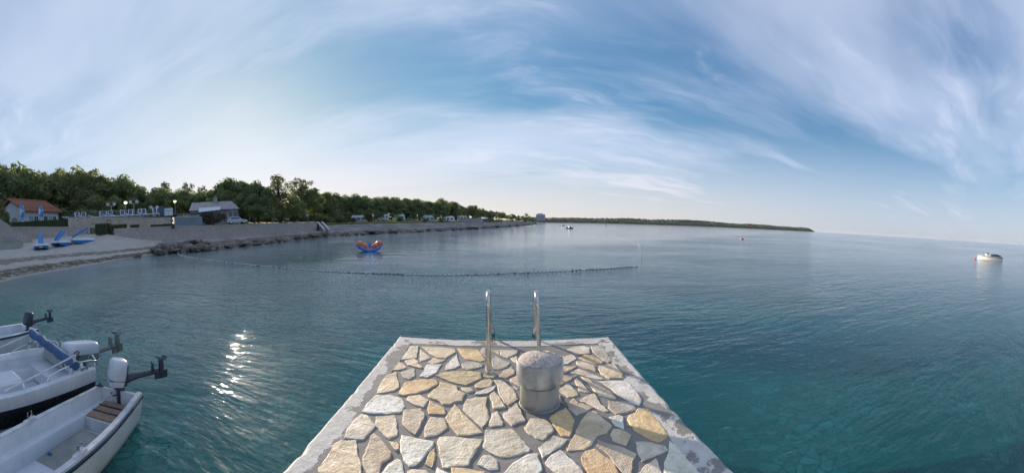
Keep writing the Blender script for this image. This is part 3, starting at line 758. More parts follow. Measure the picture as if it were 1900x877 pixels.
# --- cabin-less motorboat with black band, canopy folded at the stern
b2s = Vector((-6.52, 2.16, 0)); b2d = Vector((.20, -.98, 0)).normalized()
mboat = thing('white_motorboat', 'white motorboat with black side band, steel stern rails and folded blue canopy', 'boat', loc=b2s, rz=axis_angle(b2d))
mb, sec = hull_mb(5.2, .82, .98, .66, .92, .18, .16, .44, .20, .20, 26)
mb.build('hull', M_white, mboat, smooth=True, auto=35)
for s in (-1, 1):
    rr = []
    for i, r_ in enumerate(sec[:-2]):
        t = i/26; b = r_[0][1]; z = r_[0][2]; h0, h1 = .13+.10*t, .47+.20*t*t
        def yy_(zq):
            ch = .02+.25*t**3; k = (zq-ch)/((z+ch)*.5-ch) if zq < (z+ch)*.5 else 1 + (zq-(z+ch)*.5)/(z-.05-(z+ch)*.5)
            return (b*.80 + (b*.95-b*.80)*k if k < 1 else b*.95 + (b*1.004-b*.95)*(k-1)) + .004
        rr.append([(r_[0][0]+.01, s*(yy_(h0+(h1-h0)*q/8)+(.006 if 0 < q < 8 else -.002)), h0+(h1-h0)*q/8) for q in range(9)])
    mb = MB(); mb.rings(rr, False, False); mb.build('black_band', M_black, mboat, smooth=True)
    mb = MB(); rr = []
    for i, r_ in enumerate(sec[:-1]):
        b, z = r_[0][1], r_[0][2]; w_ = min(.16, b*.6)
        bulge = .06*math.exp(-((i/26-.10)/.12)**2)
        rr.append([(r_[0][0], s*(b+.012), z-.03)] + [(r_[0][0], s*(b+.012-(w_+.03)*q), z + (.02+bulge)*math.sin(math.pi*min(1, q+.12))**.5) for q in (0, .15, .4, .7, .95)] + [(r_[0][0], s*(b-w_-.02), z-.04)])
    mb.rings(rr); mb.build('coaming', M_white, mboat, smooth=True)
    y = s*.80
    mb = MB(); mb.tube([(.95, y, .70), (.90, y, .78), (.70, y, .84), (.35, y, .88), (.10, y, .86), (-.06, y*.93, .80), (-.10, y*.86, .70)], .014, 8); mb.build('side_rail', M_steel, mboat, smooth=True)
    mb = MB(); mb.tube([(-.05, s*.45, .62), (-.09, s*.47, .80), (-.10, s*.58, .85), (-.09, s*.69, .80), (-.05, s*.71, .62)], .014, 8); mb.build('stern_hoop', M_steel, mboat, smooth=True)
    mb = MB(); mb.tube([(.16, y*1.02, .74), (.22, y*1.02, .76), (.30, y*1.02, .74)], .016, 7); mb.build('cleat', M_enggrey, mboat, smooth=True)
mb = MB(); mb.box((-.02, -.78, .04), (.08, .78, .64), .01); mb.build('transom', M_white, mboat, bevel=.02)
mb = MB(); mb.box((.10, -.72, .21), (.62, .72, .50), .02); mb.build('stern_bench', M_white, mboat, bevel=.03)
mb = MB(); mb.box((.14, -.70, .5), (.24, .70, .80), .02); mb.build('bench_back', M_white, mboat, bevel=.03)
mb = MB(); mb.box((.245, -.66, .54), (.275, .10, .76)); mb.build('back_cushion', surf('grey_vinyl', (.33, .36, .37), (.27, .3, .31), .6, 6, bump=.1), mboat, bevel=.012)
mb = MB(); mb.box((1.2, .0, .21), (1.75, .62, .74), .05); mb.build('helm_console', M_white, mboat, bevel=.04)
mb = MB()
mb.tube([(.42+.012*math.sin(i*1.3), -.88+i*.11, 1.05-.012*i+.006*math.sin(i*2.1)) for i in range(17)], [.082+.007*math.sin(i*1.9) for i in range(17)], 12); mb.build('folded_canopy', M_blue, mboat, smooth=True)
for s in (-1, 1):
    mb = MB(); mb.tube([(1.7, s*.84, .74), (1.05, s*.86, .90), (.42, s*.87, 1.05)], .016, 8); mb.build('canopy_pole', M_offwhite, mboat, smooth=True)
    mb = MB(); mb.tube([(.55, s*.84, .72), (.46, s*.86, .9), (.42, s*.87, 1.05)], .016, 8); mb.build('canopy_strut', M_offwhite, mboat, smooth=True)
ob = outboard(mboat, (-.20, .12, .50), math.pi, M_engw, M_enggrey, s=1.25, cw=(.32, .15, .145), number='60', pitch=R(8))
mb = MB(); mb.tube([(-.02, -.70, .72), (-.22, -.85, .45), (-.30, -.9, .02)], .012, 6); mb.tube([(.2, -.84, .76), (.3, -1.0, .45), (.62, -1.25, .02)], .010, 6); mb.build('mooring_rope', M_rope, mboat, smooth=True)
mb = MB(); mb.tube([(-.12, -.80, .50), (-.13, -.80, .3), (-.14, -.80, .02)], [.03, .07, .06], 8); mb.build('weedy_fender', M_algae, mboat, smooth=True)

# --- third boat, only its stern in view
b3s = Vector((-9.75, 2.05, 0)); b3d = Vector((.30, -.95, 0)).normalized()
boat3 = thing('white_dinghy', 'white dinghy with navy rim and dark tilted outboard at the left edge', 'boat', loc=b3s, rz=axis_angle(b3d))
mb, sec = hull_mb(4.2, .46, .60, .58, .72, .12, .08, .34, .14, .12)
mb.build('hull', M_white, boat3, smooth=True, auto=35)
for s in (-1, 1):
    pts = [Vector((r_[0][0], s*(r_[0][1]+.012), r_[0][2]-.03)) for r_ in sec]
    mb = MB(); mb.rings([[(p.x, p.y-s*.012, p.z-.028), (p.x, p.y+s*.012, p.z-.022), (p.x, p.y+s*.012, p.z+.022), (p.x, p.y-s*.012, p.z+.028)] for p in pts]); mb.build('rubbing_strake', M_navy, boat3)
mb = MB(); mb.box((.02, -.44, .08), (.08, .44, .57)); mb.build('transom', M_white, boat3)
outboard(boat3, (-.02, .0, .52), math.pi, M_engine, M_engine, s=1.0, cw=(.12, .12, .19))

# ------------------------------------------------------------------ swimming-area float line
def float_line():
    way = [at(x, y, .03) for x, y in ((330, 470), (345, 476), (400, 484), (500, 495), (600, 503), (700, 507.5), (800, 510), (900, 508.8), (950, 506.5), (1100, 500), (1184, 494))]
    a = Vector((way[0].x-1.2, way[0].y+1.6, .9)); way = [a] + way
    path = []
    for i in range(len(way)-1):
        n = max(2, int((way[i+1]-way[i]).length/.12))
        p0, p1, p2, p3 = way[max(0, i-1)], way[i], way[i+1], way[min(len(way)-1, i+2)]
        for k in range(n):
            t = k/n; path.append(.5*((2*p1)+(p2-p0)*t+(2*p0-5*p1+4*p2-p3)*t*t+(3*p1-p0-3*p2+p3)*t**3))
    path.append(way[-1])
    for p in path:
        if p.z < .05: p.z = .03
    t_ = thing('float_line', 'long rope of small pale floats from the rocks across the swimming bay', 'float line', loc=(way[6].x, way[6].y, 0))
    o_ = t_.location
    mb = MB(); mb.tube([p-o_ for p in path[::2]], .014, 5); mb.build('rope', surf('wet_rope', (.10, .12, .12), (.22, .24, .22), .7, 3, space='pos'), t_, smooth=True)
    mw = surf('pale_float', (.72, .78, .78), (.55, .62, .62), .45, .6, space='pos'); md = surf('weathered_float', (.10, .11, .10), (.20, .22, .20), .6, .6, space='pos')
    me = {}
    for key, m_ in (('w', mw), ('d', md)):
        b = MB(); b.rings([[(x, r_*math.cos(2*math.pi*k/8), r_*math.sin(2*math.pi*k/8)) for k in range(8)] for x, r_ in ((-.075, .012), (-.06, .030), (-.03, .040), (.03, .040), (.06, .030), (.075, .012))]); me[key] = b.mesh('float', m_, True)
    acc = 0; last = path[0]; n = 0; step = .19
    for p, q in zip(path, path[1:]):
        acc += (q-p).length
        if acc >= step and n < 290:
            acc = 0; n += 1; d = q-p; far = p.x
            if rnd.random() < .06: continue
            key = 'd' if (p.x > 3.5 and rnd.random() < .85) or (-9.5 < p.x < -6 and rnd.random() < .7) or rnd.random() < .08 else 'w'
            f_ = link('float', me[key], t_, p-o_+Vector((rnd.uniform(-.01, .01), rnd.uniform(-.01, .01), rnd.uniform(-.012, .024))), (0, -math.atan2(d.z, math.hypot(d.x, d.y)), math.atan2(d.y, d.x)))
    # outer leg: sparse floats running out to sea
    way = [at(x, y, .03) for x, y in ((1188, 491), (1191, 470), (1188, 456), (1183, 450), (1165, 444.5), (1142, 441.5))]
    t2 = thing('outer_float_line', 'sparse string of pale floats trailing seaward off the pier end', 'float line', loc=(way[1].x, way[1].y, 0)); o2 = t2.location
    mb = MB(); mb.tube([p-o2 for p in way], .006, 5); mb.build('rope', md, t2)
    for i in range(len(way)-1):
        n = max(2, int((way[i+1]-way[i]).length/(.55 if i in (0, 2, 4) else 1.2)))
        for k in range(n):
            p = way[i].lerp(way[i+1], (k+.3)/n)
            link('float', me['d' if (i == 0 and k % 3) or (i in (1, 3) and k % 2) else 'w'], t2, p-o2, (0, 0, axis_angle(way[i+1]-way[i])), (.62, .62, .62))
float_line()

# ------------------------------------------------------------------ inflatable towable
def towable():
    c = at(686, 466, 0)
    t_ = thing('inflatable_towable', 'blue and orange inflatable rocker ring floating in the bay', 'inflatable', loc=(c.x, c.y, -.04), rz=R(32))
    mb_ = surf('blue_pvc', (.03, .24, .72), (.02, .18, .58), .35, 3); mo = surf('orange_pvc', (.85, .22, .11), (.75, .17, .09), .38, 3)
    def arc(y, r, a0, a1, R_, zc, n=14): return [(R_*math.sin(a0+(a1-a0)*i/n), y, zc-R_*math.cos(a0+(a1-a0)*i/n)) for i in range(n+1)]
    for y in (-.52, .52):
        p = arc(y, .2, R(-46), R(46), 1.62, 1.75)
        mb = MB(); mb.tube(p, [.02]+[.16]*(len(p)-2)+[.02], 12); mb.build('side_tube', mb_, t_, smooth=True)
    for a in (-42, -24, 24, 42):
        z = 1.78-1.50*math.cos(R(a)); x = 1.50*math.sin(R(a))
        mb = MB(); mb.tube([(x, -.48, z+.12), (x, -.42, z+.15), (x, 0, z+.17), (x, .42, z+.15), (x, .48, z+.12)], [.14, .34, .37, .34, .14], 12); mb.build('seat_cushion', mo, t_, smooth=True)
    mb = MB(); mb.tube(arc(0, .2, R(-30), R(30), 1.50, 1.74), .17, 12); mb.build('floor_tube', mo, t_, smooth=True)
    mb = MB(); mb.tube([(0, .05, .30), (0, .05, .62), (0, .05, .95), (0, .05, .99)], [.15, .13, .13, .06], 12); mb.build('grip_post', mb_, t_, smooth=True)
    for s in (-1, 1):
        mb = MB(); mb.tube([(s*1.10, -.5, .60), (s*1.28, -.3, .68), (s*1.34, 0, .70), (s*1.28, .3, .68), (s*1.10, .5, .60)], [.06, .11, .12, .11, .06], 10); mb.build('end_tube', mb_, t_, smooth=True)
towable()

# ------------------------------------------------------------------ boats and buoys on the open water
def moored_boat():
    c = at(1836, 483, 0); d = polar(1860, 56)-polar(1812, 55)
    t_ = thing('moored_motorboat', 'small cream motorboat with dark stripe moored far out on the right', 'boat', loc=(c.x, c.y, -.05), rz=axis_angle(-d)+R(6))
    mb, sec = hull_mb(4.3, .72, .84, .72, .98, .16, .12, .45, .2, .15)
    for v in mb.v: v.x -= 2.15
    mb.build('hull', surf('cream_gelcoat', (.74, .73, .70), (.66, .64, .60), .4, 3), t_, smooth=True, auto=35)
    for s in (-1, 1):
        mb = MB(); mb.rings([[(r_[0][0]-2.15, s*(r_[0][1]+.0), r_[0][2]-.16), (r_[0][0]-2.15, s*(r_[0][1]+.022), r_[0][2]-.15), (r_[0][0]-2.15, s*(r_[0][1]+.022), r_[0][2]-.06), (r_[0][0]-2.15, s*(r_[0][1]+.0), r_[0][2]-.05)] for r_ in sec]); mb.build('stripe', M_engine, t_)
    mb = MB(); mb.box((-.1, -.55, .5), (.8, .55, 1.12), .10); mb.build('console', M_white, t_, bevel=.04)
    mb = MB(); mb.add([(.62, -.5, 1.05), (.62, .5, 1.05), (.25, .42, 1.35), (.25, -.42, 1.35), (.65, -.5, 1.05), (.65, .5, 1.05), (.28, .42, 1.35), (.28, -.42, 1.35)], [(0,1,2,3), (7,6,5,4), (0,4,5,1), (1,5,6,2), (2,6,7,3), (3,7,4,0)]); mb.build('windscreen', M_engine, t_)
    mb = MB(); mb.rings([[(x, -w_, .70), (x, -w_*.6, h), (x, w_*.6, h), (x, w_, .70)] for x, w_, h in ((-1.9, .6, .9), (-1.2, .66, 1.12), (-.5, .66, 1.10), (-.12, .6, .98))]); mb.build('cockpit_cover', M_navy, t_, smooth=True)
    b = at(1809, 480.5, 0)
    t2 = thing('red_mooring_buoy', 'small red mooring buoy ahead of the cream motorboat', 'buoy', loc=(b.x, b.y, 0)); mr = surf('red_plastic', (.55, .06, .05), (.4, .05, .05), .45, 3)
    mb = MB(); mb.ball((0, 0, .06), .16, 14, 9); mb.build('float_ball', mr, t2, smooth=True); mb = MB(); mb.tube([(0, 0, .26), (.0, .03, .33), (0, .07, .30), (0, .05, .25)], .02, 6); mb.build('eye_ring', M_steel, t2)
    b = at(1377, 443.5, 0)
    t2 = thing('orange_buoy', 'orange buoy lying on the open water below the headland tip', 'buoy', loc=(b.x, b.y, 0)); mo = surf('orange_plastic', (.66, .19, .05), (.5, .14, .05), .45, 3)
    mb = MB(); mb.tube([(-.5, 0, .06), (-.42, 0, .06), (0, 0, .06), (.42, 0, .06), (.5, 0, .06)], [.08, .22, .26, .22, .08], 12); mb.build('float_body', mo, t2, smooth=True); mb = MB(); mb.tube([(.1, 0, .25), (.1, 0, .42)], .04, 6); mb.build('handle', M_engine, t2)
    for (px, py, L, lab, dk) in ((1057, 424.0, 3.6, 'dark little boat with a seated figure shape out in the channel', 1), (1043, 418.8, 5.0, 'tiny low boat farthest out towards the headland', 0)):
        c = at(px, py, 0); t2 = thing('distant_boat', lab if dk == 0 else 'dark little motorboat out in the channel, nearer of two', 'boat', 'boats out in the channel', loc=(c.x, c.y, -.03), rz=R(12))
        mb, _ = hull_mb(L, L*.14, L*.18, .5, .75, .1, .08, .3, .12, .1, 12)
        for v in mb.v: v.x -= L/2
        mb.build('hull', M_enggrey if dk else M_white, t2, smooth=True, auto=35)
        mb = MB(); mb.box((-.5, -.4, .3), (.6, .4, 1.15 if dk else .9), .12); mb.build('console', M_engine, t2, bevel=.03)
        mb = MB(); mb.box((-L/2-.25, -.15, .1), (-L/2+.05, .15, 1.0), .03); mb.build('outboard_motor', M_engine, t2, bevel=.03)
    c = at(1124, 420.5, 0); t2 = thing('channel_marker', 'thin dark channel marker post standing in the water', 'marker', loc=(c.x, c.y, -1))
    mb = MB(); mb.tube([(0, 0, 0), (0, 0, 4.0)], .18, 8); mb.build('post', M_engine, t2); mb = MB(); mb.lathe([(.05, 4.0), (.42, 4.1), (.42, 4.6), (.1, 5.1)], 10); mb.build('topmark', M_engine, t2)
moored_boat()
# ------------------------------------------------------------------ shore: ground
def lerp_tab(tab, x):
    if x <= tab[0][0]: return tab[0][1]
    for (a, b), (c, d) in zip(tab, tab[1:]):
        if x <= c: return b + (d-b)*(x-a)/(c-a)
    return tab[-1][1]
WL = [(-160, 560), (-60, 536), (0, 523), (60, 510), (120, 500), (180, 489), (240, 478), (285, 472), (330, 468.5), (390, 465), (450, 457), (500, 452), (550, 446), (600, 440), (650, 437), (700, 434.5), (760, 432), (800, 429.5), (850, 427), (900, 424), (940, 421.5), (970, 418.5), (985, 417), (1000, 416)]
WD = [(x, at(x, y, 0).length if False else math.hypot(*at(x, y, 0).xy)) for x, y in WL]
def dw(px): return lerp_tab(WD, px)
# back edge of the beach / foot of the walls (bearing, distance, level)
BB = [(-160, 62, 2.6), (100, 62, 2.9), (150, 60, 3.0), (180, 55, 3.05), (200, 51.5, 2.9), (225, 50.5, 2.5), (250, 50.5, 2.05), (290, 52, 1.6), (345, 53.5, 1.5)]
def back(px): return lerp_tab([(a, b) for a, b, c in BB], px), lerp_tab([(a, c) for a, b, c in BB], px)
def beach_z(px, D):
    a = dw(px); b, zb = back(px); t = (D-a)/(b-a)
    if t <= 0: return t*3.4
    z = zb*(.75*t + .25*t*t*(3-2*t)) if t < 1 else zb
    return z + .05*noise.noise(Vector((px*.05, D*.5, 3)))*min(1, t*4)
def strip(px0, px1, dpx, rows):
    """sheet over bearings px0..px1; rows: functions px -> (distance, level)"""
    vs = []; fs = []; n = int(round((px1-px0)/dpx)); k = len(rows)
    for i in range(n+1):
        px = px0 + (px1-px0)*i/n
        for r_ in rows:
            D, z = r_(px); vs.append(polar(px, D, z))
    for i in range(n):
        for j in range(k-1): fs.append((i*k+j, (i+1)*k+j, (i+1)*k+j+1, i*k+j+1))
    mb = MB(); mb.add(vs, fs); return mb
def M_beach():
    m, t = mat('pebble_beach'); pos = t.pos
    sep_ = t.new('ShaderNodeSeparateXYZ'); t.put(sep_.inputs[0], pos)
    z = t.math('ADD', sep_.outputs[2], t.math('MULTIPLY', t.math('SUBTRACT', t.noise(pos, .9, 4, .6), .5), .30))
    peb = t.noise(pos, 9, 6, .75); big = t.noise(pos, .7, 4, .6)
    c = t.mix(t.mrange(peb, .3, .7), (.40, .37, .33), (.60, .565, .515)); c = t.mix(t.mrange(big, .4, .62, 0, .5), c, (.42, .37, .30))
    weed = t.math('MULTIPLY', t.mrange(z, .05, .10), t.mrange(z, .42, .34)); weed2 = t.math('MULTIPLY', t.mrange(z, .62, .68), t.mrange(z, .98, .86))
    c = t.mix(t.math('MULTIPLY', t.math('ADD', weed, t.math('MULTIPLY', weed2, .75), clamp=True), t.mrange(t.noise(pos, 2.2, 5, .7), .32, .52)), c, (.085, .07, .035))
    c = t.mix(t.mrange(z, .12, .02, 0, .6), c, (.20, .19, .16))
    t.put(t.p.inputs['Base Color'], c); t.put(t.p.inputs['Roughness'], t.mrange(z, .0, .2, .35, .95)); t.put(t.p.inputs['Normal'], t.bump(t.math('ADD', peb, t.math('MULTIPLY', t.noise(pos, 1.6, 5, .7), 3.0)), .9, .12)); return m
rows = [lambda px, f=f: (dw(px)+(back(px)[0]-dw(px))*f, beach_z(px, dw(px)+(back(px)[0]-dw(px))*f)) for f in (-1.5, -.9, -.5, -.25, -.1, 0, .05, .1, .15, .22, .3, .4, .5, .6, .7, .8, .9, 1.0)]
rows.append(lambda px: (back(px)[0]+3, back(px)[1]))
tag(strip(-160, 300, 6, rows).build('beach', M_beach(), smooth=True), kind='structure')
# concrete apron and stepped ledges right of the beach
M_conc = surf('shore_concrete', (.36, .34, .33), (.22, .205, .20), .9, .25, bump=.4, bdist=.03, bscale=3, spec=.08, space='pos')
M_rockflat = surf('shore_rock', (.28, .23, .195), (.09, .075, .065), .9, .8, bump=.9, bdist=.12, bscale=2.2, spec=.08, space='pos')
M_grass = surf('dry_grass', (.10, .11, .045), (.19, .17, .08), .95, .35, bump=.7, bdist=.05, bscale=6, spec=.08, space='pos')
# sea wall line: bearing, distance, foot, top
SW = [(212, 50.8, 2.45, zat(212, 424, 50.8)), (240, 50.6, 2.05, zat(240, 422.5, 50.6)), (300, 52.5, 1.5, zat(300, 420, 52.5)), (350, 54, 1.5, zat(350, 418.8, 54)), (400, 56.5, 1.5, zat(400, 417.6, 56.5)), (460, 61, 1.5, zat(460, 416.2, 61)), (520, 69.5, 1.5, zat(520, 414, 69.5)), (556, 77, 1.55, zat(556, 413, 77)), (588, 85, 1.6, zat(588, 412, 85))]
def sw(px, k): return lerp_tab([(r_[0], r_[k]) for r_ in SW], px)
def shoreD(px, f):      # ledge profile right of the stairs: distance past the waterline
    s = 1 + max(0, px-700)/260
    return dw(px) + f*s
def wob(px, s, a): return a*noise.noise(Vector((px*.11, s, 0)))
rows = [lambda px: (dw(px)-3, -1.2), lambda px: (dw(px)+wob(px, 1, .6), -.1), lambda px: (dw(px)+.5+wob(px, 2, .5), .45+wob(px, 9, .3)), lambda px: (dw(px)+1.6+wob(px, 3, .5), .75+wob(px, 7, .35)),
        lambda px: (sw(px, 1)-2.4+wob(px, 4, .3), 1.0+wob(px, 8, .12)), lambda px: (sw(px, 1)-1.9+wob(px, 5, .15), 1.30), lambda px: (sw(px, 1)-.3, 1.42), lambda px: (sw(px, 1)+.4, 1.45)]
tag(strip(286, 600, 3, rows[:5]).build('rock_ledge', M_rockflat), kind='structure')
tag(strip(286, 600, 3, rows[4:]).build('concrete_apron', M_conc), kind='structure')
rows2 = [lambda px: (shoreD(px, -3), -1.2), lambda px: (shoreD(px, 0)+wob(px, 1, .7), -.1), lambda px: (shoreD(px, .6)+wob(px, 2, .5), .50+wob(px, 9, .25)), lambda px: (shoreD(px, 2.2)+wob(px, 3, .8), .85+wob(px, 7, .25))]
rows3 = [lambda px: (shoreD(px, 2.2)+wob(px, 3, .8), .85+wob(px, 7, .25)), lambda px: (shoreD(px, 2.4), 1.25), lambda px: (shoreD(px, 6), 1.35), lambda px: (shoreD(px, 6.1), 1.75), lambda px: (shoreD(px, 11), 1.9), lambda px: (shoreD(px, 11.1), 2.35+wob(px, 3, .15)), lambda px: (shoreD(px, 17), 2.6+wob(px, 2, .15))]
tag(strip(600, 990, 3, rows2).build('far_rock_ledge', M_rockflat), kind='structure')
tag(strip(598, 990, 3, rows3).build('stepped_concrete_shore', M_conc), kind='structure')
GL = [(-160, 4.6), (170, 4.2), (212, 3.3), (588, 3.4), (610, 3.0), (990, 2.7)]
def ground(px, D):
    base = 62 if px < 170 else lerp_tab([(170, 60), (212, 51)], px) if px < 212 else sw(px, 1) if px < 588 else lerp_tab([(588, 86), (606, shoreD(606, 17))], px) if px < 606 else shoreD(px, 17)
    t = max(0, D-base)
    return lerp_tab(GL, px) + .02*min(t, 90) + .10*noise.noise(Vector((px*.03, D*.08, 1)))*min(1, t/6)
def gbase(px): return 62.3 if px < 170 else lerp_tab([(170, 60), (212, 51.2)], px) if px < 212 else sw(px, 1)+.3 if px < 588 else lerp_tab([(588, 85.5), (606, shoreD(606, 17))], px) if px < 606 else shoreD(px, 17)
rows = [lambda px, f=f: (gbase(px)+f, ground(px, gbase(px)+f)) for f in (0, 1, 3, 6, 10, 16, 25, 40, 60, 90, 140, 240)]
rows = [lambda px: (gbase(px)+.02, ground(px, gbase(px))-1.6)] + rows
tag(strip(-160, 996, 4, rows).build('upper_ground', M_grass, smooth=True), kind='structure')

# ------------------------------------------------------------------ walls
def M_masonry(name, c1, c2, joint, sc):
    m, t = mat(name); pos = t.pos
    v = t.mapping(pos, sc=(1, 1, 1.9)); d = t.voro(v, sc, 'DISTANCE_TO_EDGE'); cc = t.voro(v, sc, 'F1', 'Color')
    s_ = t.new('ShaderNodeSeparateColor'); t.put(s_.inputs[0], cc)
    c = t.mix(s_.outputs[0], c1, c2); c = t.mix(t.mrange(t.noise(pos, .5, 5, .65), .35, .65, 0, .5), c, tuple(x*.62 for x in c1))
    c = t.mix(t.mrange(d, .02, .07, 1, 0), c, joint)
    t.put(t.p.inputs['Base Color'], c); t.p.inputs['Roughness'].default_value = .93
    t.put(t.p.inputs['Normal'], t.bump(t.math('ADD', t.mrange(d, 0, .12), t.noise(pos, 8, 4)), .7, .05)); return m
M_wall = M_masonry('grey_masonry', (.50, .46, .435), (.38, .345, .325), (.32, .30, .28), 2.6)
M_wall2 = M_masonry('warm_masonry', (.52, .43, .36), (.60, .55, .49), (.26, .23, .20), 2.2)
def wall_along(name, pts, thick, m_, label, cat='wall', cope=None, cope_m=None):
    """pts: (point, foot, top) along the face; a wall with thickness behind the face, plus coping"""
    t_ = thing(name, label, cat, loc=(pts[0][0].x, pts[0][0].y, min(p[1] for p in pts)))
    o = t_.location; rings_ = []; crs = []
    for i, (p, zf, zt) in enumerate(pts):
        a = pts[max(0, i-1)][0]; b = pts[min(len(pts)-1, i+1)][0]; d = (b-a).normalized(); n = Vector((-d.y, d.x, 0))
        if n.dot(p) < 0: n = -n
        q = p + n*thick
        rings_.append([Vector((p.x, p.y, zf))-o, Vector((q.x, q.y, zf))-o, Vector((q.x, q.y, zt))-o, Vector((p.x, p.y, zt))-o])
        p2, q2 = p - n*.05, q + n*.05
        crs.append([Vector((p2.x, p2.y, zt+.003))-o, Vector((q2.x, q2.y, zt+.003))-o, Vector((q2.x, q2.y, zt+.10))-o, Vector((p2.x, p2.y, zt+.10))-o])
    mb = MB(); mb.rings(rings_); mb.build('masonry', m_, t_)
    if cope is not None: mb = MB(); mb.rings(crs); mb.build('coping', cope, t_)
    return t_
M_cope = surf('coping_stone', (.50, .47, .44), (.38, .35, .33), .9, 1.2, bump=.3, bdist=.02, space='pos')
wall_along('sea_wall', [(polar(px, sw(px, 1)), sw(px, 2)-.3, sw(px, 3)-.1) for px in range(212, 589, 8)], .5, M_wall, 'long grey masonry sea wall behind the rocks, under the trees', cope=M_cope)
wall_along('terrace_wall', [(polar(px, 62+abs(px-225)*.004), 2.6, zat(px, 403.8, 62)) for px in range(128, 323, 10)], .5, M_wall2, 'warm stone terrace wall below the row of sun loungers', cope=M_cope)
wall_along('beach_wall', [(polar(px, 62.1 if px < 110 else lerp_tab([(110, 62.1), (168, 60.5)], px)), 2.4, zat(px, lerp_tab([(-160, 421), (0, 421), (168, 422)], px), 62)) for px in range(-158, 169, 10)], .5, M_wall, 'low grey retaining wall behind the three pedal boats', cope=M_cope)
# ramp wall and curved steps at the left edge
wall_along('ramp_wall', [(polar(px, 55.5), 1.5, zat(px, lerp_tab([(-80, 404), (2, 405), (28, 424), (50, 438), (62, 446)], px), 55.5)) for px in (-80, -60, -40, -20, -5, 2, 8, 14, 20, 28, 36, 44, 52, 60)], .6, M_wall, 'sloping masonry ramp wall at the left edge above the steps')
stp = thing('beach_steps', 'grey curved concrete steps at the left edge of the beach', 'steps', loc=polar(0, 50, 1.0))
M_step = surf('step_concrete', (.25, .27, .24), (.34, .34, .31), .9, .7, bump=.3, bdist=.02, space='pos')
for k in range(4):
    pts = []
    for i in range(15):
        px = -90 + (146 - k*7)*i/14; y0 = 463 - k*5.8 - 2*(i/14); e_ = (i/14)**6*3
        D = 47.2 + k*.95 + e_
        pts.append((polar(px, D), zat(px, y0-5.6+8*(i/14)**8, D)))
    o = stp.location; mb = MB(); rr = []
    for p, z in pts:
        d_ = p.normalized(); q = p + d_*(1.3 if k < 3 else 2.5)
        rr.append([Vector((p.x, p.y, .6))-o, Vector((q.x, q.y, .6))-o, Vector((q.x, q.y, z))-o, Vector((p.x, p.y, z))-o])
    mb.rings(rr); mb.build('step', M_step, stp)
# stairs with pale parapets at the right end of the sea wall
sta = thing('shore_stairs', 'short flight of stairs between two pale sloping parapets ending the sea wall', 'stairs', loc=polar(597, 84, 1.4)); o = sta.location
for px in (590.5, 599.5):
    a = polar(px-1.5, 88, zat(px-1.5, 411, 88)); b = polar(px+10.5, 82.0, zat(px+10.5, 424, 82)); s_ = (b-a).normalized().cross(Vector((0, 0, 1))).normalized()*.22
    rr = [[p-s_-o, p+s_-o, p+s_+Vector((0, 0, -.35))-o, p-s_+Vector((0, 0, -.35))-o] for p in (a, b)]
    mb = MB(); mb.rings(rr); mb.build('parapet', surf('pale_parapet', (.62, .63, .62), (.5, .5, .5), .8, 1, space='pos'), sta)
    mb = MB(); mb.rings([[p-s_*.8+Vector((0, 0, -.36))-o, p+s_*.8+Vector((0, 0, -.36))-o, Vector((p.x+s_.x*.8, p.y+s_.y*.8, 1.0))-o, Vector((p.x-s_.x*.8, p.y-s_.y*.8, 1.0))-o] for p in (a, b)]); mb.build('cheek_wall', M_wall, sta)
for k in range(8):
    f = k/8; a = polar(590.5+f*10.5, 88-f*6); b = polar(598.3+f*10.5, 88-f*6); z = zat(590, 413.5, 88)*(1-f) + 1.5*f; d_ = a.normalized()*.5
    mb = MB(); mb.rings([[Vector((p.x-d_.x, p.y-d_.y, .9))-o, Vector((p.x+d_.x, p.y+d_.y, .9))-o, Vector((p.x+d_.x, p.y+d_.y, z))-o, Vector((p.x-d_.x, p.y-d_.y, z))-o] for p in (a, b)]); mb.build('step', M_conc, sta)

# ------------------------------------------------------------------ rocks along the water's edge (pieces of the ledges)
M_rock = surf('dark_boulder', (.26, .215, .185), (.07, .06, .052), .92, 1.4, bump=1.0, bdist=.12, bscale=3)
def rock_mesh(seed, flat):
    b = bmesh.new(); bmesh.ops.create_icosphere(b, subdivisions=2, radius=1.0)
    for v in b.verts:
        p = v.co.normalized(); q = Vector((round(p.x*2.2)/2.2, round(p.y*2.2)/2.2, round(p.z*2.2)/2.2)).normalized() if p.length else p
        p = p.lerp(q, .55); r_ = 1 + .30*noise.noise(p*1.4+Vector((seed*7.1, 0, 0))) + .12*noise.noise(p*4+Vector((0, seed*3.3, 0)))
        v.co = Vector((p.x*r_, p.y*r_*.8, max(-.6, p.z*r_*flat)))
    me = bpy.data.meshes.new('rock'); b.to_mesh(me); b.free(); me.materials.append(M_rock); return me
ROCKS = [rock_mesh(i+1, f) for i, f in enumerate((.45, .6, .35, .5, .7))]
ledge = bpy.data.objects['rock_ledge']; ledge2 = bpy.data.objects['far_rock_ledge']
def rock(px, D, z, s, parent, flat=1.0):
    p = polar(px, D, z); link('rock', rnd.choice(ROCKS), parent, p, (rnd.uniform(-.2, .2), rnd.uniform(-.2, .2), rnd.uniform(0, 6.3)), (s*rnd.uniform(.8, 1.4), s*rnd.uniform(.8, 1.2), s*rnd.uniform(.7, 1.1)*flat))
for px, D, z, s in ((292, -1.2, .35, 1.0), (300, -.2, .6, 1.2), (312, .2, .55, 1.1), (322, -.8, .3, .9), (335, -.4, .4, 1.3), (348, .2, .6, 1.1), (360, -.6, .3, 1.0), (372, .4, .5, 1.2), (382, -.3, .35, 1.0), (395, .8, .5, .9),
                     (305, 1.6, .9, 1.3), (325, 2.0, 1.0, 1.2), (345, 2.2, 1.0, 1.3), (365, 2.2, .9, 1.2), (252, -.4, .08, .6), (385, 2.2, .9, 1.0), (286, .8, .6, .9)):
    rock(px, dw(px)+D, z, s, ledge)
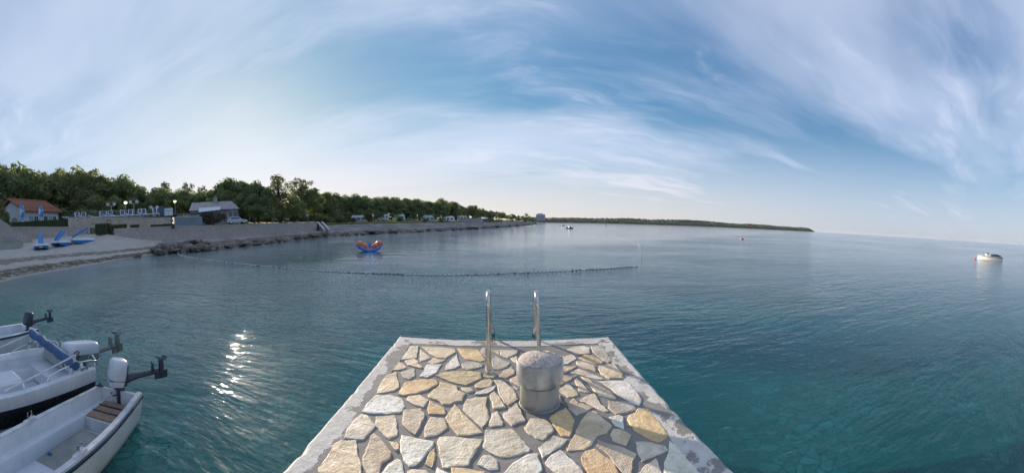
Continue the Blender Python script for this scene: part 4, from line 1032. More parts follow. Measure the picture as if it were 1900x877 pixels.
for i in range(60):
    px = rnd.uniform(385, 600); rock(px, dw(px)+rnd.uniform(-.2, 2.4), rnd.uniform(.1, .7), rnd.uniform(.35, .8), ledge, .8)
for i in range(80):
    px = rnd.uniform(600, 985); rock(px, shoreD(px, rnd.uniform(-.2, 2.8)), rnd.uniform(.15, .75), rnd.uniform(.5, 1.2)*(1+max(0, px-800)/250), ledge2, .7)

# ------------------------------------------------------------------ pedal boats
M_pblue = surf('pedalo_blue', (.02, .20, .52), (.02, .15, .42), .4, 2); M_pwhite = surf('pedalo_white', (.66, .70, .74), (.55, .58, .62), .45, 2)
def pedalo():
    t_ = thing('pedal_boat', '', 'pedal boat', 'pedal boats drawn up on the beach')
    for s in (-1, 1):
        mb = MB(); mb.rings([[(x, s*.62-w_, zb), (x, s*.62+w_, zb), (x, s*.62+w_*1.15, .40), (x, s*.62-w_*1.15, .40)] for x, w_, zb in ((-1.5, .26, .10), (-1.2, .30, .02), (.7, .30, 0), (1.35, .22, .12), (1.6, .10, .32))]); mb.build('hull_float', M_pblue, t_, bevel=.03)
    mb = MB(); mb.rings([[(x, -w_*1.05, .405), (x, w_*1.05, .405), (x, w_*.96, .70), (x, -w_*.96, .70)] for x, w_ in ((-1.55, 1.0), (1.0, 1.0), (1.45, .82), (1.62, .6))]); mb.build('deck', M_pwhite, t_, bevel=.03)
    for y in (-.42, .42):
        mb = MB(); mb.box((-.5, y-.24, .60), (-.05, y+.24, .80), .03); mb.box((-.62, y-.22, .74), (-.48, y+.22, 1.25), .03); mb.build('seat', M_pwhite, t_, bevel=.03)
    a, b = (-.75, 2.05), (1.45, .78)
    mb = MB(); mb.add([(a[0], -.30, a[1]), (a[0], .30, a[1]), (b[0], .30, b[1]), (b[0], -.30, b[1]), (a[0], -.30, a[1]-.07), (a[0], .30, a[1]-.07), (b[0], .30, b[1]-.07), (b[0], -.30, b[1]-.07)], [(0,1,2,3), (7,6,5,4), (0,4,5,1), (1,5,6,2), (2,6,7,3), (3,7,4,0)]); mb.build('slide_bed', M_pblue, t_)
    for s in (-1, 1):
        mb = MB(); mb.rings([[(x, s*.30-.03, z-.06), (x, s*.30+.03, z-.06), (x, s*.30+.03, z+.14), (x, s*.30-.03, z+.14)] for x, z in (a, b)]); mb.build('slide_rim', M_pblue, t_)
    mb = MB(); mb.tube([(-1.25, -.25, .6), (-.80, -.25, 2.0)], .03, 6); mb.tube([(-1.25, .25, .6), (-.80, .25, 2.0)], .03, 6)
    for k in range(4): mb.tube([(-1.25+.1*k, -.25, .85+.36*k), (-1.25+.1*k, .25, .85+.36*k)], .02, 6)
    mb.build('slide_ladder', M_pwhite, t_, smooth=True)
    return t_
PB = pedalo()
for i, (px, py, rz, lab) in enumerate(((75, 462, R(0), 'leftmost blue and white pedal boat with upright blue slide, on the beach'), (113, 456, R(-28), 'middle blue and white pedal boat with slide, between the other two'), (152, 450.5, R(-75), 'rightmost pedal boat, seen side-on with its blue slide to the right'))):
    lo, hi = 30.0, 61.0
    for _ in range(30):
        md = (lo+hi)/2
        if zat(px, py, md) > beach_z(px, md): lo = md
        else: hi = md
    o_ = PB if i == 0 else copy_tree(PB); b_ = bearing(px)
    o_.location = polar(px, lo, beach_z(px, lo)-.02); o_.rotation_euler = (0, R(-3), -b_ - math.pi/2 + rz); o_['label'] = lab

# ------------------------------------------------------------------ leaves
def leaf_material(name, c1, c2, c3, trans=.38):
    m, t = mat(name)
    oi = t.new('ShaderNodeObjectInfo'); n = t.noise(t.obj, 1.1, 3); rn = oi.outputs['Random']
    gi = t.new('ShaderNodeNewGeometry'); ri = gi.outputs['Random Per Island']
    c = t.mix(t.mrange(n, .35, .65), c1, c2); c = t.mix(t.mrange(rn, 0, 1, 0, .8), c, c3); c = t.mix(1.0, c, t.ramp(t.math('FRACT', t.math('MULTIPLY', rn, 7.31)), [(0, (.70, .72, .72)), (1, (1.30, 1.28, 1.2))]), 'MULTIPLY'); c = t.mix(t.mrange(ri, 0, 1, 0, .45), c, tuple(x*1.5 for x in c2))
    t.n.remove(t.p); d = t.new('ShaderNodeBsdfDiffuse'); t.put(d.inputs[0], c); tr = t.new('ShaderNodeBsdfTranslucent'); t.put(tr.inputs[0], t.mix(1.0, c, (1.35, 1.25, .6), 'MULTIPLY'))
    gl = t.new('ShaderNodeBsdfGlossy'); gl.inputs['Color'].default_value = (1, 1, 1, 1); gl.inputs['Roughness'].default_value = .5
    m1 = t.new('ShaderNodeMixShader'); m1.inputs[0].default_value = trans; t.l.new(d.outputs[0], m1.inputs[1]); t.l.new(tr.outputs[0], m1.inputs[2])
    m2 = t.new('ShaderNodeMixShader'); m2.inputs[0].default_value = .03; t.l.new(m1.outputs[0], m2.inputs[1]); t.l.new(gl.outputs[0], m2.inputs[2]); t.l.new(m2.outputs[0], t.o.inputs[0]); return m
ML_oak = leaf_material('oak_leaf', (.095, .150, .062), (.145, .205, .088), (.18, .185, .085))
ML_pine = leaf_material('pine_needle', (.100, .135, .066), (.140, .172, .076), (.155, .160, .078))
ML_shrub = leaf_material('shrub_leaf', (.055, .095, .03), (.09, .13, .045), (.08, .12, .05))
ML_bush = leaf_material('dark_bush_leaf', (.035, .032, .028), (.06, .05, .042), (.05, .04, .04))
ML_hedge = leaf_material('hedge_leaf', (.045, .085, .022), (.07, .12, .03), (.06, .10, .03), .2)
M_bark = surf('bark', (.085, .065, .05), (.045, .035, .028), .95, 3, bump=.8, bdist=.05, bscale=9)
def leaf_cards(mb, c, rad, n, size, rg, squash=.75, upb=.35):
    for _ in range(n):
        while True:
            d = Vector((rg.uniform(-1, 1), rg.uniform(-1, 1), rg.uniform(-1, 1)))
            if .05 < d.length < 1: break
        d.normalize(); r_ = rad*rg.uniform(.45, 1.05)
        p = Vector(c) + Vector((d.x*r_, d.y*r_, d.z*r_*squash))
        nrm = (d*.6 + Vector((rg.uniform(-1, 1), rg.uniform(-1, 1), rg.uniform(-1, 1)+upb))).normalized()
        u = nrm.orthogonal().normalized(); a = rg.uniform(0, 6.3); v = nrm.cross(u); u, v = u*math.cos(a)+v*math.sin(a), v*math.cos(a)-u*math.sin(a)
        s = size*rg.uniform(.6, 1.3)
        mb.add([p-u*s, p-v*s*.5+u*s*.1, p+u*s, p+v*s*.5-u*s*.1], [(0, 1, 2, 3)])
def hedge(name, poly_pts, z0, h, thick, label, m_=ML_hedge):
    """clipped hedge along a line of points: leafy skin over a dark core"""
    t_ = thing(name, label, 'hedge', loc=(poly_pts[0].x, poly_pts[0].y, z0)); o = t_.location; rg = random.Random(len(label)); mb = MB(); core = []
    for i, (a, b) in enumerate(zip(poly_pts, poly_pts[1:])):
        L = (b-a).length; d = (b-a).normalized(); n = Vector((-d.y, d.x, 0))
        for _ in range(int(L*h*150)):
            s = rg.random(); f = rg.random(); side = rg.choice((-1, 1, 0))
            q = a + d*L*s + (n*side*thick*.5 if side else n*rg.uniform(-.5, .5)*thick); zq = (h*f if side else h) + .07*noise.noise(Vector((q.x*1.5, q.y*1.5, 3)))
            leaf_cards(mb, (q.x-o.x, q.y-o.y, zq), .07, 1, .09, rg)
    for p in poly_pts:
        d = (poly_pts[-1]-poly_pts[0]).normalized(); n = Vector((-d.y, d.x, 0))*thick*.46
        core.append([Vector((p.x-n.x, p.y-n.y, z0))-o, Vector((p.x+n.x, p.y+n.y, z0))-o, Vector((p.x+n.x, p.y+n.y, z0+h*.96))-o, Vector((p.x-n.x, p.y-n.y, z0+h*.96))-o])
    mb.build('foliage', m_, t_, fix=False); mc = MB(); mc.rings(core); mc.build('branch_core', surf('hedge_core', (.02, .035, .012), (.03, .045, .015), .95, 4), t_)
zt = zat(90, 421, 62); hedge('clipped_hedge', [polar(px, 62.9) for px in range(12, 171, 12)], zt-.3, zat(90, 408.5, 62.9)-zt+.3, .8, 'long clipped green hedge on the wall in front of the red-roofed house')
hedge('corner_hedge', [polar(180, 53.5), polar(192, 52.6), polar(203, 52.0)], 2.9, zat(192, 415, 52.6)-2.9, .8, 'tall hedge block at the left end of the sea wall')
hedge('low_hedge', [polar(px, 52.2) for px in (204, 222, 236)], 3.2, zat(220, 416.5, 52.2)-3.2, .8, 'low hedge along the sea wall beside the tall hedge block')
hedge('low_hedge', [polar(px, 52.6) for px in (242, 250, 259)], 3.2, zat(250, 417, 52.6)-3.2, .8, 'shortest hedge piece between two longer hedges on the sea wall')
hedge('low_hedge', [polar(px, 53.4) for px in (280, 298, 324)], 3.2, zat(300, 416, 53.4)-3.2, .8, 'low hedge along the sea wall below the right end of the loungers')

# ------------------------------------------------------------------ house, restaurant
M_roof = surf('clay_tile', (.36, .16, .10), (.26, .11, .075), .85, 1.2, bump=.6, bdist=.05, bscale=5)
M_plaster = surf('pale_plaster', (.56, .60, .64), (.46, .50, .54), .85, .8); M_shut = surf('blue_grey_shutter', (.26, .32, .34), (.2, .25, .28), .7, 3); M_glass = surf('dark_glass', (.04, .05, .06), (.07, .08, .09), .12, 1)
M_wood = surf('timber', (.20, .14, .09), (.14, .10, .07), .8, 4)
def make_house():
    E1, E2 = polar(50, 65.0), polar(119, 75); d = (E2-E1).normalized(); n = Vector((d.y, -d.x, 0))
    if n.x > 0: n = -n
    L = (E2-E1).length; z0 = ground(70, 70)-.3; ze = zat(50, 391, 65.0)
    t_ = thing('beach_house', 'pale beach house under a red clay-tile gable roof, far left', 'house', loc=(E1.x, E1.y, z0), rz=math.atan2(d.y, d.x))
    s = 1 if Matrix.Rotation(-t_.rotation_euler.z, 3, 'Z') @ n @ Vector((0, 1, 0)) > 0 else -1
    W = 8.0; H = ze-z0; rise = 2.5
    mb = MB(); ys = [.7*s, (W-.7)*s]; mb.prism([(.7, ys[0]), (L-.7, ys[0]), (L-.7, ys[1]), (.7, ys[1])], 0, H+.1)
    for x in (.7, L-1.0): mb.add([(x, ys[0], H), (x, ys[1], H), (x, W/2*s, H+rise-.35), (x+.3, ys[0], H), (x+.3, ys[1], H), (x+.3, W/2*s, H+rise-.35)], [(0,1,2), (5,4,3), (0,3,4,1), (1,4,5,2), (2,5,3,0)])
    mb.build('wall', M_plaster, t_)
    for a, b in (((0, 0), (W/2, 0)), ((W, 0), (W/2, 0))):
        mb = MB(); y0, y1 = a[0]*s, b[0]*s; k = -.02 if a[0] else .02
        mb.add([(0, y0, H), (L, y0, H), (L, y1, H+rise), (0, y1, H+rise), (0, y0, H+.18), (L, y0, H+.18), (L, y1, H+rise+.18), (0, y1, H+rise+.18)], [(0,1,2,3), (7,6,5,4), (0,4,5,1), (1,5,6,2), (2,6,7,3), (3,7,4,0)])
        rf = mb.build('roof_slope', M_roof, t_)
        n_t = int(L/.55)
        if a[0] == 0:
            me = MB(); me.tube([(0, 0, 0), (0, W/2*s, rise)], .085, 6); tm = me.mesh('tile_row', M_roof, True)
            for i in range(n_t): link('tile_row', tm, rf, (.25+i*.55, 0, H+.19))
    mb = MB(); mb.tube([(0, W/2*s, H+rise+.2), (L, W/2*s, H+rise+.2)], .16, 8); mb.build('ridge_cap', M_roof, t_, smooth=True)
    yw = .68*s; m_f = surf('window_frame', (.62, .64, .62), (.55, .56, .55), .6, 3)
    for i in range(6):
        x = 2.4 + i*(L-4.6)/5; mb = MB(); mb.box((x-.65, min(yw, yw-.06*s), 1.7), (x+.65, max(yw, yw-.06*s), 3.05)); w_ = mb.build('window', m_f, t_)
        mb = MB(); y2 = yw-.065*s; mb.box((x-.55, min(y2, y2-.02*s), 1.8), (x+.55, max(y2, y2-.02*s), 2.95)); mb.build('pane', M_glass if i % 2 else M_shut, w_)
        mb = MB(); y3 = yw-.085*s; mb.box((x-.03, min(y3, y3-.02*s), 1.8), (x+.03, max(y3, y3-.02*s), 2.95)); mb.build('glazing_bar', m_f, w_)
    mb = MB(); mb.rings([[(.69-.02*k, W*.42*s+.75*math.cos(a*math.pi/12), 2.2+.75*math.sin(a*math.pi/12)) for a in range(24)] for k in (0, 1, 2)]); mb.build('round_vent', M_shut, t_)
make_house()
for px, lab in ((44, 'closed blue and white parasol in front of the house gable'), (79, 'closed blue and white parasol before the middle of the house')):
    D = 64.2; z0 = ground(px, D); c = polar(px, D, z0); t_ = thing('closed_parasol', lab, 'parasol', 'closed parasols by the beach house', loc=c); top = zat(px, 376 if px < 60 else 380, D)-z0
    mb = MB(); mb.tube([(0, 0, 0), (0, 0, top)], .04, 8); mb.build('pole', M_offwhite, t_); mb = MB(); mb.lathe([(.35, 0), (.35, .08), (.06, .1)], 14); mb.build('base_weight', M_conc, t_)
    m_, tt = mat('parasol_cloth'); q = tt.noise(tt.obj, 1.6, 3); tt.put(tt.p.inputs['Base Color'], tt.mix(tt.mrange(q, .46, .52), (.03, .22, .56), (.62, .68, .74))); tt.p.inputs['Roughness'].default_value = .8
    mb = MB(); h0 = 1.0; mb.lathe([(.30, h0), (.42, h0+.25), (.36, h0+(top-h0)*.45), (.44, h0+(top-h0)*.6), (.30, h0+(top-h0)*.85), (.06, top)], 18, wob=.16); mb.build('furled_canopy', m_, t_, smooth=True)

def box_thing_parts(): pass
def make_restaurant():
    px0, px1, D = 352, 446, 78; c = polar(399, D); z0 = ground(399, D)-.3; ang = -bearing(399)
    t_ = thing('restaurant', 'low restaurant with grey pitched roof, chimney and glazed front behind the dark bush', 'building', loc=(c.x, c.y, z0), rz=ang)
    W = (px1-px0)/660*D; ztop = zat(399, 374, D+4)-z0; ze = zat(399, 389, D)-z0
    mb = MB(); mb.box((-W/2+.3, .3, 0), (W/2-.3, 8, ze)); mb.build('wall', surf('grey_render', (.30, .32, .34), (.24, .26, .28), .85, .7), t_)
    mb = MB(); mb.add([(-W/2, -.3, ze), (W/2, -.3, ze), (W/2-1.5, 4, ztop), (-W/2+.5, 4, ztop), (-W/2, 8.5, ze), (W/2, 8.5, ze)], [(0, 1, 2, 3), (3, 2, 5, 4), (0, 3, 4), (1, 5, 2), (0, 4, 5, 1)]); mb.build('roof', surf('grey_tile', (.36, .34, .34), (.28, .26, .26), .85, 1.0, bump=.4, bdist=.03), t_)
    xk = (402-399)/660*D; mb = MB(); mb.box((xk-.45, 2.6, ztop-1.2), (xk+.45, 3.5, ztop+.6)); mb.box((xk-.55, 2.5, ztop+.62), (xk+.55, 3.6, ztop+.75)); mb.tube([(xk+.1, 3, ztop+.75), (xk+.1, 3, ztop+1.2)], .16, 8); mb.build('chimney', M_wall, t_)
    n = 9
    for i in range(n):
        x = -W/2+.9+i*(W-1.8)/(n-1); mb = MB(); mb.box((x-.5, .22, .7), (x+.5, .30, ze-.4)); f_ = mb.build('window', M_offwhite, t_); mb = MB(); mb.box((x-.42, .19, .8), (x+.42, .215, ze-.5)); mb.build('pane', M_glass, f_)
    mb = MB(); mb.add([(-W*.30, -2.6, ze-.5), (W*.12, -2.6, ze-.2), (W*.12, .2, ze+.6), (-W*.30, .2, ze+.5), (-W*.30, -2.6, ze-.42), (W*.12, -2.6, ze-.12), (W*.12, .2, ze+.68), (-W*.30, .2, ze+.58)], [(3,2,1,0), (4,5,6,7), (0,1,5,4), (1,2,6,5), (2,3,7,6), (3,0,4,7)]); mb.build('awning', surf('pale_awning', (.62, .64, .66), (.54, .56, .58), .7, 2), t_)
    # glazed veranda on the left
    for i in range(6):
        x = -W/2-2.6+i*1.05; mb = MB(); mb.box((x-.05, -1.6, 0), (x+.05, -1.5, ze-.7)); mb.build('veranda_post', M_enggrey, t_)
        if i < 5: mb = MB(); mb.box((x+.08, -1.57, .9), (x+.97, -1.54, ze-.85)); mb.build('veranda_pane', surf('hazy_glass', (.30, .36, .40), (.24, .3, .34), .15, 1), t_)
    mb = MB(); mb.box((-W/2-2.8, -2, ze-.69), (-W/2+2.9, .2, ze-.55)); mb.build('veranda_roof', M_enggrey, t_)
make_restaurant()
# blue-grey plinth wall right of the terrace wall
wall_along('plinth_wall', [(polar(px, 62.5), 2.8, zat(px, 403, 62.5)) for px in (324, 335, 345, 355, 366, 376)], 3.0, surf('blue_render', (.20, .26, .31), (.16, .21, .25), .85, .8, space='pos'), 'blue-grey rendered wall between the terrace wall and the dark bush', cope=M_cope)

# ------------------------------------------------------------------ terrace: paving, railing, loungers, lamps
ZT = zat(225, 403.8, 62)
tag(strip(126, 330, 6, [lambda px: (62.45, ZT-.05), lambda px: (66, ZT-.02), lambda px: (74, ZT)]).build('terrace_floor', M_conc), kind='structure')
rl = thing('terrace_railing', 'thin grey railing along the lounger terrace edge', 'railing', loc=polar(225, 62.3, ZT+.1)); o = rl.location
def tz(px): return zat(px, 403.8, 62)+.1
for h in (.12, 1.12): mb = MB(); mb.tube([polar(px, 62.3, tz(px)+h)-o for px in range(129, 323, 6)], .025, 6); mb.build('rail', M_enggrey, rl)
me = MB(); me.tube([(0, 0, 0), (0, 0, 1.14)], .028, 6); pm = me.mesh('rail_post', M_enggrey)
for px in range(130, 323, 8): link('rail_post', pm, rl, polar(px, 62.3, tz(px))-o)
M_lwhite = surf('lounger_plastic', (.66, .70, .75), (.58, .62, .68), .5, 3); M_lblue = surf('lounger_blue', (.06, .10, .17), (.05, .08, .13), .7, 4)
def lounger(kind):
    t_ = thing('sun_lounger', '', 'sun lounger', 'sun loungers on the terrace')
    mb = MB(); mb.box((-.33, -.95, .28), (.33, .55, .36)); mb.build('frame', M_lwhite, t_, bevel=.02)
    for x in (-.28, .28):
        for y in (-.8, .4): mb = MB(); mb.box((x-.03, y-.03, 0), (x+.03, y+.03, .28)); mb.build('leg', M_lwhite, t_)
    ang = R(62 if kind else 20); c, s = math.cos(ang), math.sin(ang)
    mb = MB(); mb.add([(x, .55-(1-q)*0+q*.85*c, .36+q*.85*s+dz) for dz in (0, .08) for q in (0, 1) for x in (-.34, .34)], [(0,1,3,2), (4,6,7,5), (0,4,5,1), (2,3,7,6), (0,2,6,4), (1,5,7,3)]); mb.build('backrest', M_lwhite, t_)
    mb = MB(); mb.add([(x, .53+q*.75*c-.03, .42+q*.75*s+dz) for dz in (.03, .07) for q in (.12, 1) for x in (-.22, .22)], [(0,1,3,2), (4,6,7,5), (0,4,5,1), (2,3,7,6), (0,2,6,4), (1,5,7,3)]); mb.build('back_shade', M_lblue, t_)  # dark panel: shade on the white backrest put into its colour
    mb = MB(); mb.box((-.24, -.9, .362), (.24, .5, .40)); mb.build('seat_mesh', M_lwhite, t_)
    return t_
LA, LB = lounger(1), lounger(0); usedA = usedB = False
ords = ['first', 'second', 'third', 'fourth', 'fifth', 'sixth', 'seventh', 'eighth', 'ninth', 'tenth', 'eleventh', 'twelfth', 'thirteenth', 'fourteenth', 'fifteenth', 'sixteenth', 'seventeenth', 'eighteenth', 'nineteenth', 'twentieth']
def ordinal(i): return ords[i] if i < 20 else ords[(i-20)%20] + ' of the later'
spots = [(136, 0), (142, 0), (147, 1), (156, 1), (164, 0), (170, 0), (184, 0), (190, 1), (197.5, 1), (205, 1), (211, 0), (223, 0), (231, 1), (243, 1), (251, 0), (261, 1), (270, 1), (276, 0), (291, 1), (295, 1)]
for i, (px, kd) in enumerate(spots):
    src = LA if kd else LB; first = (kd and not usedA) or (not kd and not usedB)
    o_ = src if first else copy_tree(src)
    if kd: usedA = True
    else: usedB = True
    D = 63.9 + (.5 if i % 3 == 0 else 0); o_.location = polar(px, D, ZT-.03); o_.scale = (1.35, 1.35, 1.35)
    o_.rotation_euler = (0, 0, -bearing(px) + (R(8)*(-1)**i if kd else R(75)))
    o_['label'] = f'white sun lounger with {"raised" if kd else "lowered"} backrest on the terrace, {ordinal(i)} from the left'
def lamp(px, py, D, heads, label, lit):
    z0 = ground(px, D) if px > 330 else ZT-.02; c = polar(px, D, z0); H = zat(px, py, D)-z0
    t_ = thing('lamp_post', label, 'lamp post', 'lamp posts on the terrace', loc=c, rz=-bearing(px))
    mb = MB(); mb.lathe([(.10, 0), (.10, .1), (.045, .2), (.04, H-.1)], 8); mb.build('pole', M_offwhite, t_)
    if heads == 2: mb = MB(); mb.tube([(-.6, 0, H-.05), (-.5, 0, H-.1), (.5, 0, H-.1), (.6, 0, H-.05)], .03, 6); mb.build('cross_arm', M_offwhite, t_)
    m_ = None
    if lit:
        m_, t = mat('lit_globe'); t.p.inputs['Base Color'].default_value = (.9, .8, .55, 1); t.p.inputs['Emission Color'].default_value = (1, .72, .30, 1); t.p.inputs['Emission Strength'].default_value = 1.6
    else: m_ = surf('opal_globe', (.66, .68, .66), (.6, .62, .6), .3, 2)
    for x in ((-.6, .6) if heads == 2 else (0,)):
        mb = MB(); mb.lathe([(.08, 0), (.25, .08), (.32, .26), (.26, .42), (.05, .50)], 12, (x, 0, H-.08)); g_ = mb.build('globe', m_, t_, smooth=True)
        mb = MB(); mb.lathe([(.34, .0), (.36, .03), (.12, .14), (.02, .16)], 12, (x, 0, H+.36)); mb.build('hood', M_offwhite, g_, smooth=True)
lamp(209, 381, 67, 2, 'twin-headed lamp post left of the lit lamp on the terrace', False)
lamp(236, 377.5, 66, 1, 'single-headed lamp post glowing warm yellow on the terrace', True)
lamp(251, 376.5, 67, 2, 'tall twin-headed white lamp post just right of the lit one', False)
lamp(288, 386.5, 70, 2, 'short twin-headed lamp post near the right end of the loungers', False)
lamp(327, 375, 82, 1, 'orange glowing lamp beside the restaurant', True)
# white cabinet row and small kiosk at the right end of the terrace
cb = thing('white_fence_panel', 'white slatted panel at the right end of the lounger terrace', 'panel', loc=polar(313, 63.5, ZT-.03), rz=-bearing(313))
for k in range(9): mb = MB(); mb.box((-.95+k*.21, -.03, 0), (-.95+k*.21+.19, .03, 1.35)); mb.build('slat', M_lwhite, cb)
for z in (.3, 1.1): mb = MB(); mb.box((-.97, .032, z), (.97, .07, z+.08)); mb.build('rail', M_lwhite, cb)
ks = thing('blue_cabinet', 'dark blue cabinet beside the white panel on the terrace', 'cabinet', loc=polar(301.5, 63.6, ZT-.03), rz=-bearing(301))
mb = MB(); mb.box((-.45, -.4, 0), (.45, .4, 1.6)); mb.build('body', M_navy, ks, bevel=.03); mb = MB(); mb.box((-.5, -.45, 1.603), (.5, .45, 1.7)); mb.build('top', M_enggrey, ks); mb = MB(); mb.box((-.4, -.43, .1), (.4, -.402, 1.5)); mb.build('door', M_lblue, ks)
sg = thing('shower_post', 'small brown shower post standing before the terrace wall', 'post', loc=polar(203, 56, ground(203, 56)-.1), rz=-bearing(203))
for x in (-.28, .28): mb = MB(); mb.box((x-.06, -.06, 0), (x+.06, .06, zat(203, 409.5, 56)-ground(203, 56)+.1)); mb.build('upright', M_wood, sg)
mb = MB(); zz_ = zat(203, 409.5, 56)-ground(203, 56)+.1; mb.box((-.36, -.07, zz_+.003), (.36, .07, zz_+.16)); mb.build('crossbeam', M_wood, sg)

# ------------------------------------------------------------------ campsite: caravans, tents, cars
M_cwhite = surf('caravan_skin', (.62, .68, .74), (.54, .59, .65), .4, 1.2); M_tyre = surf('tyre', (.02, .02, .02), (.03, .03, .03), .9, 6); M_tent = surf('grey_awning', (.36, .42, .48), (.28, .33, .38), .8, 1.5)
def wheel(parent, loc):
    mb = MB(); mb.rings([[(r_*math.cos(2*math.pi*k/14), y, r_*math.sin(2*math.pi*k/14)) for k in range(14)] for y, r_ in ((-.1, .25), (-.09, .32), (.09, .32), (.1, .25))]); w_ = mb.build('wheel', M_tyre, parent, smooth=True); w_.location = loc
    mb = MB(); mb.rings([[(r_*math.cos(2*math.pi*k/14), y, r_*math.sin(2*math.pi*k/14)) for k in range(14)] for y, r_ in ((-.108, .19), (-.102, .2), (.102, .2), (.108, .19))]); mb.build('rim', M_steel, w_, smooth=True)
def caravan(px, py, D, label, L=5.5, rz=0, flip=1):
    z = zat(px, py, D); c = polar(px, D, ground(px, D)); t_ = thing('caravan', label, 'caravan', 'caravans on the campsite', loc=c, rz=-bearing(px)+rz); h0 = .45; H = 2.65
    prof = [(-L/2, h0), (L/2, h0), (L/2, 1.5), (L/2-.35, H-.15), (L/2-.7, H), (-L/2+.4, H), (-L/2, H-.4)]
    prof = [(x*flip, zq) for x, zq in prof]
    mb = MB(); n = len(prof); mb.add([(x, -1.1, zq) for x, zq in prof]+[(x, 1.1, zq) for x, zq in prof], [tuple(range(n)), tuple(range(2*n-1, n-1, -1))]+[(i, n+i, n+(i+1) % n, (i+1) % n) for i in range(n)]); mb.build('body', M_cwhite, t_, bevel=.05)
    for x in (-L*.32, 0, L*.30):
        mb = MB(); mb.box((x-.5, -1.125, 1.35), (x+.5, -1.105, 2.0)); w_ = mb.build('window', M_offwhite, t_); mb = MB(); mb.box((x-.44, -1.14, 1.41), (x+.44, -1.127, 1.94)); mb.build('pane', M_glass, w_)
    mb = MB(); mb.box((-L/2+.1, -1.118, .9), (L/2-.1, -1.104, 1.0)); mb.build('stripe', M_lblue, t_)
    for y in (-1.0, 1.0): wheel(t_, (0, y, .32))
    mb = MB(); mb.tube([(L/2*flip, 0, .5), ((L/2+1.1)*flip, 0, .5)], .05, 6); mb.build('drawbar', M_enggrey, t_)
caravan(592, 398, 128, 'white caravan beside the path, nearest the top of the stairs', 5.4, R(6))
caravan(618, 396, 140, 'white caravan half hidden behind the shrubs right of the nearest one', 4.6, R(-10))
caravan(711, 399, 150, 'white caravan right of the round olive bush', 4.8, R(5), -1)
caravan(742, 403, 152, 'white caravan close behind the yellow bin', 4.4, R(-4))
caravan(857, 406, 185, 'white caravan farthest along the shore under the trees', 5.0, R(3), -1)
def tent(px, D, label, W=5.2, H=2.4, rz=0, m_=M_tent):
    c = polar(px, D, ground(px, D)-.05); t_ = thing('awning_tent', label, 'tent', 'awning tents on the campsite', loc=c, rz=-bearing(px)+rz)
    mb = MB(); mb.add([(-W/2, -1.6, 1.7), (W/2, -1.6, 1.7), (W/2-.6, .2, H), (-W/2+.3, .2, H), (-W/2, 1.6, 1.7), (W/2, 1.6, 1.7), (-W/2-.15, -1.9, .05), (W/2+.15, -1.9, .05), (-W/2-.15, 1.8, .05), (W/2+.15, 1.8, .05)],
        [(0,1,2,3), (3,2,5,4), (6,7,1,0), (4,5,9,8), (6,0,3,4,8), (7,9,5,2,1), (6,8,9,7)]); mb.build('canopy', m_, t_)
    for k in range(3):
        x = -W/2+.9+k*(W-1.8)/2; mb = MB(); mb.add([(x-.5, -1.862, .7), (x+.5, -1.862, .7), (x+.5, -1.70, 1.45), (x-.5, -1.70, 1.45), (x-.5, -1.842, .7), (x+.5, -1.842, .7), (x+.5, -1.68, 1.45), (x-.5, -1.68, 1.45)], [(0,1,2,3), (7,6,5,4), (0,4,5,1), (1,5,6,2), (2,6,7,3), (3,7,4,0)]); mb.build('window', M_glass, t_)
tent(665, 135, 'grey ridge awning tent between the shrubs and the round olive bush')
tent(793, 163, 'blue-grey awning tent under the trees, left of the paler one', 5.6, 2.6, R(8))
tent(832, 172, 'pale awning tent under the trees near the far caravan', 5.4, 2.4, R(-6), M_cwhite)
tent(900, 196, 'small white tent by the shore near the pale rubble', 4.0, 2.0, 0, M_cwhite)
def car(px, D, label, paint, rz=0):
    c = polar(px, D, ground(px, D)); t_ = thing('parked_car', label, 'car', 'cars on the campsite', loc=c, rz=-bearing(px)+rz)
    def sl(prof, w_): 
        n = len(prof); b = MB(); b.add([(x, -w_(z), z) for x, z in prof]+[(x, w_(z), z) for x, z in prof], [tuple(range(n)), tuple(range(2*n-1, n-1, -1))]+[(i, n+i, n+(i+1) % n, (i+1) % n) for i in range(n)]); return b
    sl([(-2.1, .3), (2.1, .3), (2.15, .7), (1.0, .95), (-1.9, 1.0), (-2.15, .7)], lambda z: .85).build('body', paint, t_, bevel=.06)
    sl([(-1.75, .97), (.95, .92), (.35, 1.45), (-1.45, 1.48)], lambda z: .80-(z-.9)*.25).build('cabin', paint, t_, bevel=.05)
    for s in (-1, 1):
        mb = MB(); mb.add([(-1.4, s*.80, 1.02), (.6, s*.80, 1.0), (.25, s*.735, 1.36), (-1.3, s*.735, 1.38)], [(0, 1, 2, 3)]); mb.build('side_window', M_glass, t_)
        for x in (-1.35, 1.3): wheel(t_, (x, s*.80, .32))
car(440, 74, 'pale blue parked car under the trees right of the restaurant', surf('pale_blue_paint', (.40, .48, .62), (.34, .41, .53), .3, 2, coat=.5), R(10))
car(521, 92, 'pale silver car parked behind the tree trunks', surf('silver_paint', (.50, .55, .58), (.42, .46, .5), .3, 2, coat=.5), R(-8))
car(762, 158, 'dark car parked between the caravans and tents', surf('dark_paint', (.04, .05, .06), (.03, .035, .04), .3, 2, coat=.5), R(4))
bn = thing('yellow_bin', 'bright yellow-green bin on the lawn by the shore', 'bin', loc=polar(731, 128, ground(731, 128)), rz=-bearing(731)); my = surf('yellow_plastic', (.55, .55, .06), (.45, .46, .06), .5, 3)
mb = MB(); mb.box((-.5, -.4, .05), (.5, .4, 1.5), -.06); mb.build('body', my, bn, bevel=.04); mb = MB(); mb.box((-.6, -.5, 1.504), (.6, .5, 1.66), .05); mb.build('lid', surf('green_lid', (.20, .30, .05), (.16, .25, .05), .5, 3), bn, bevel=.03)
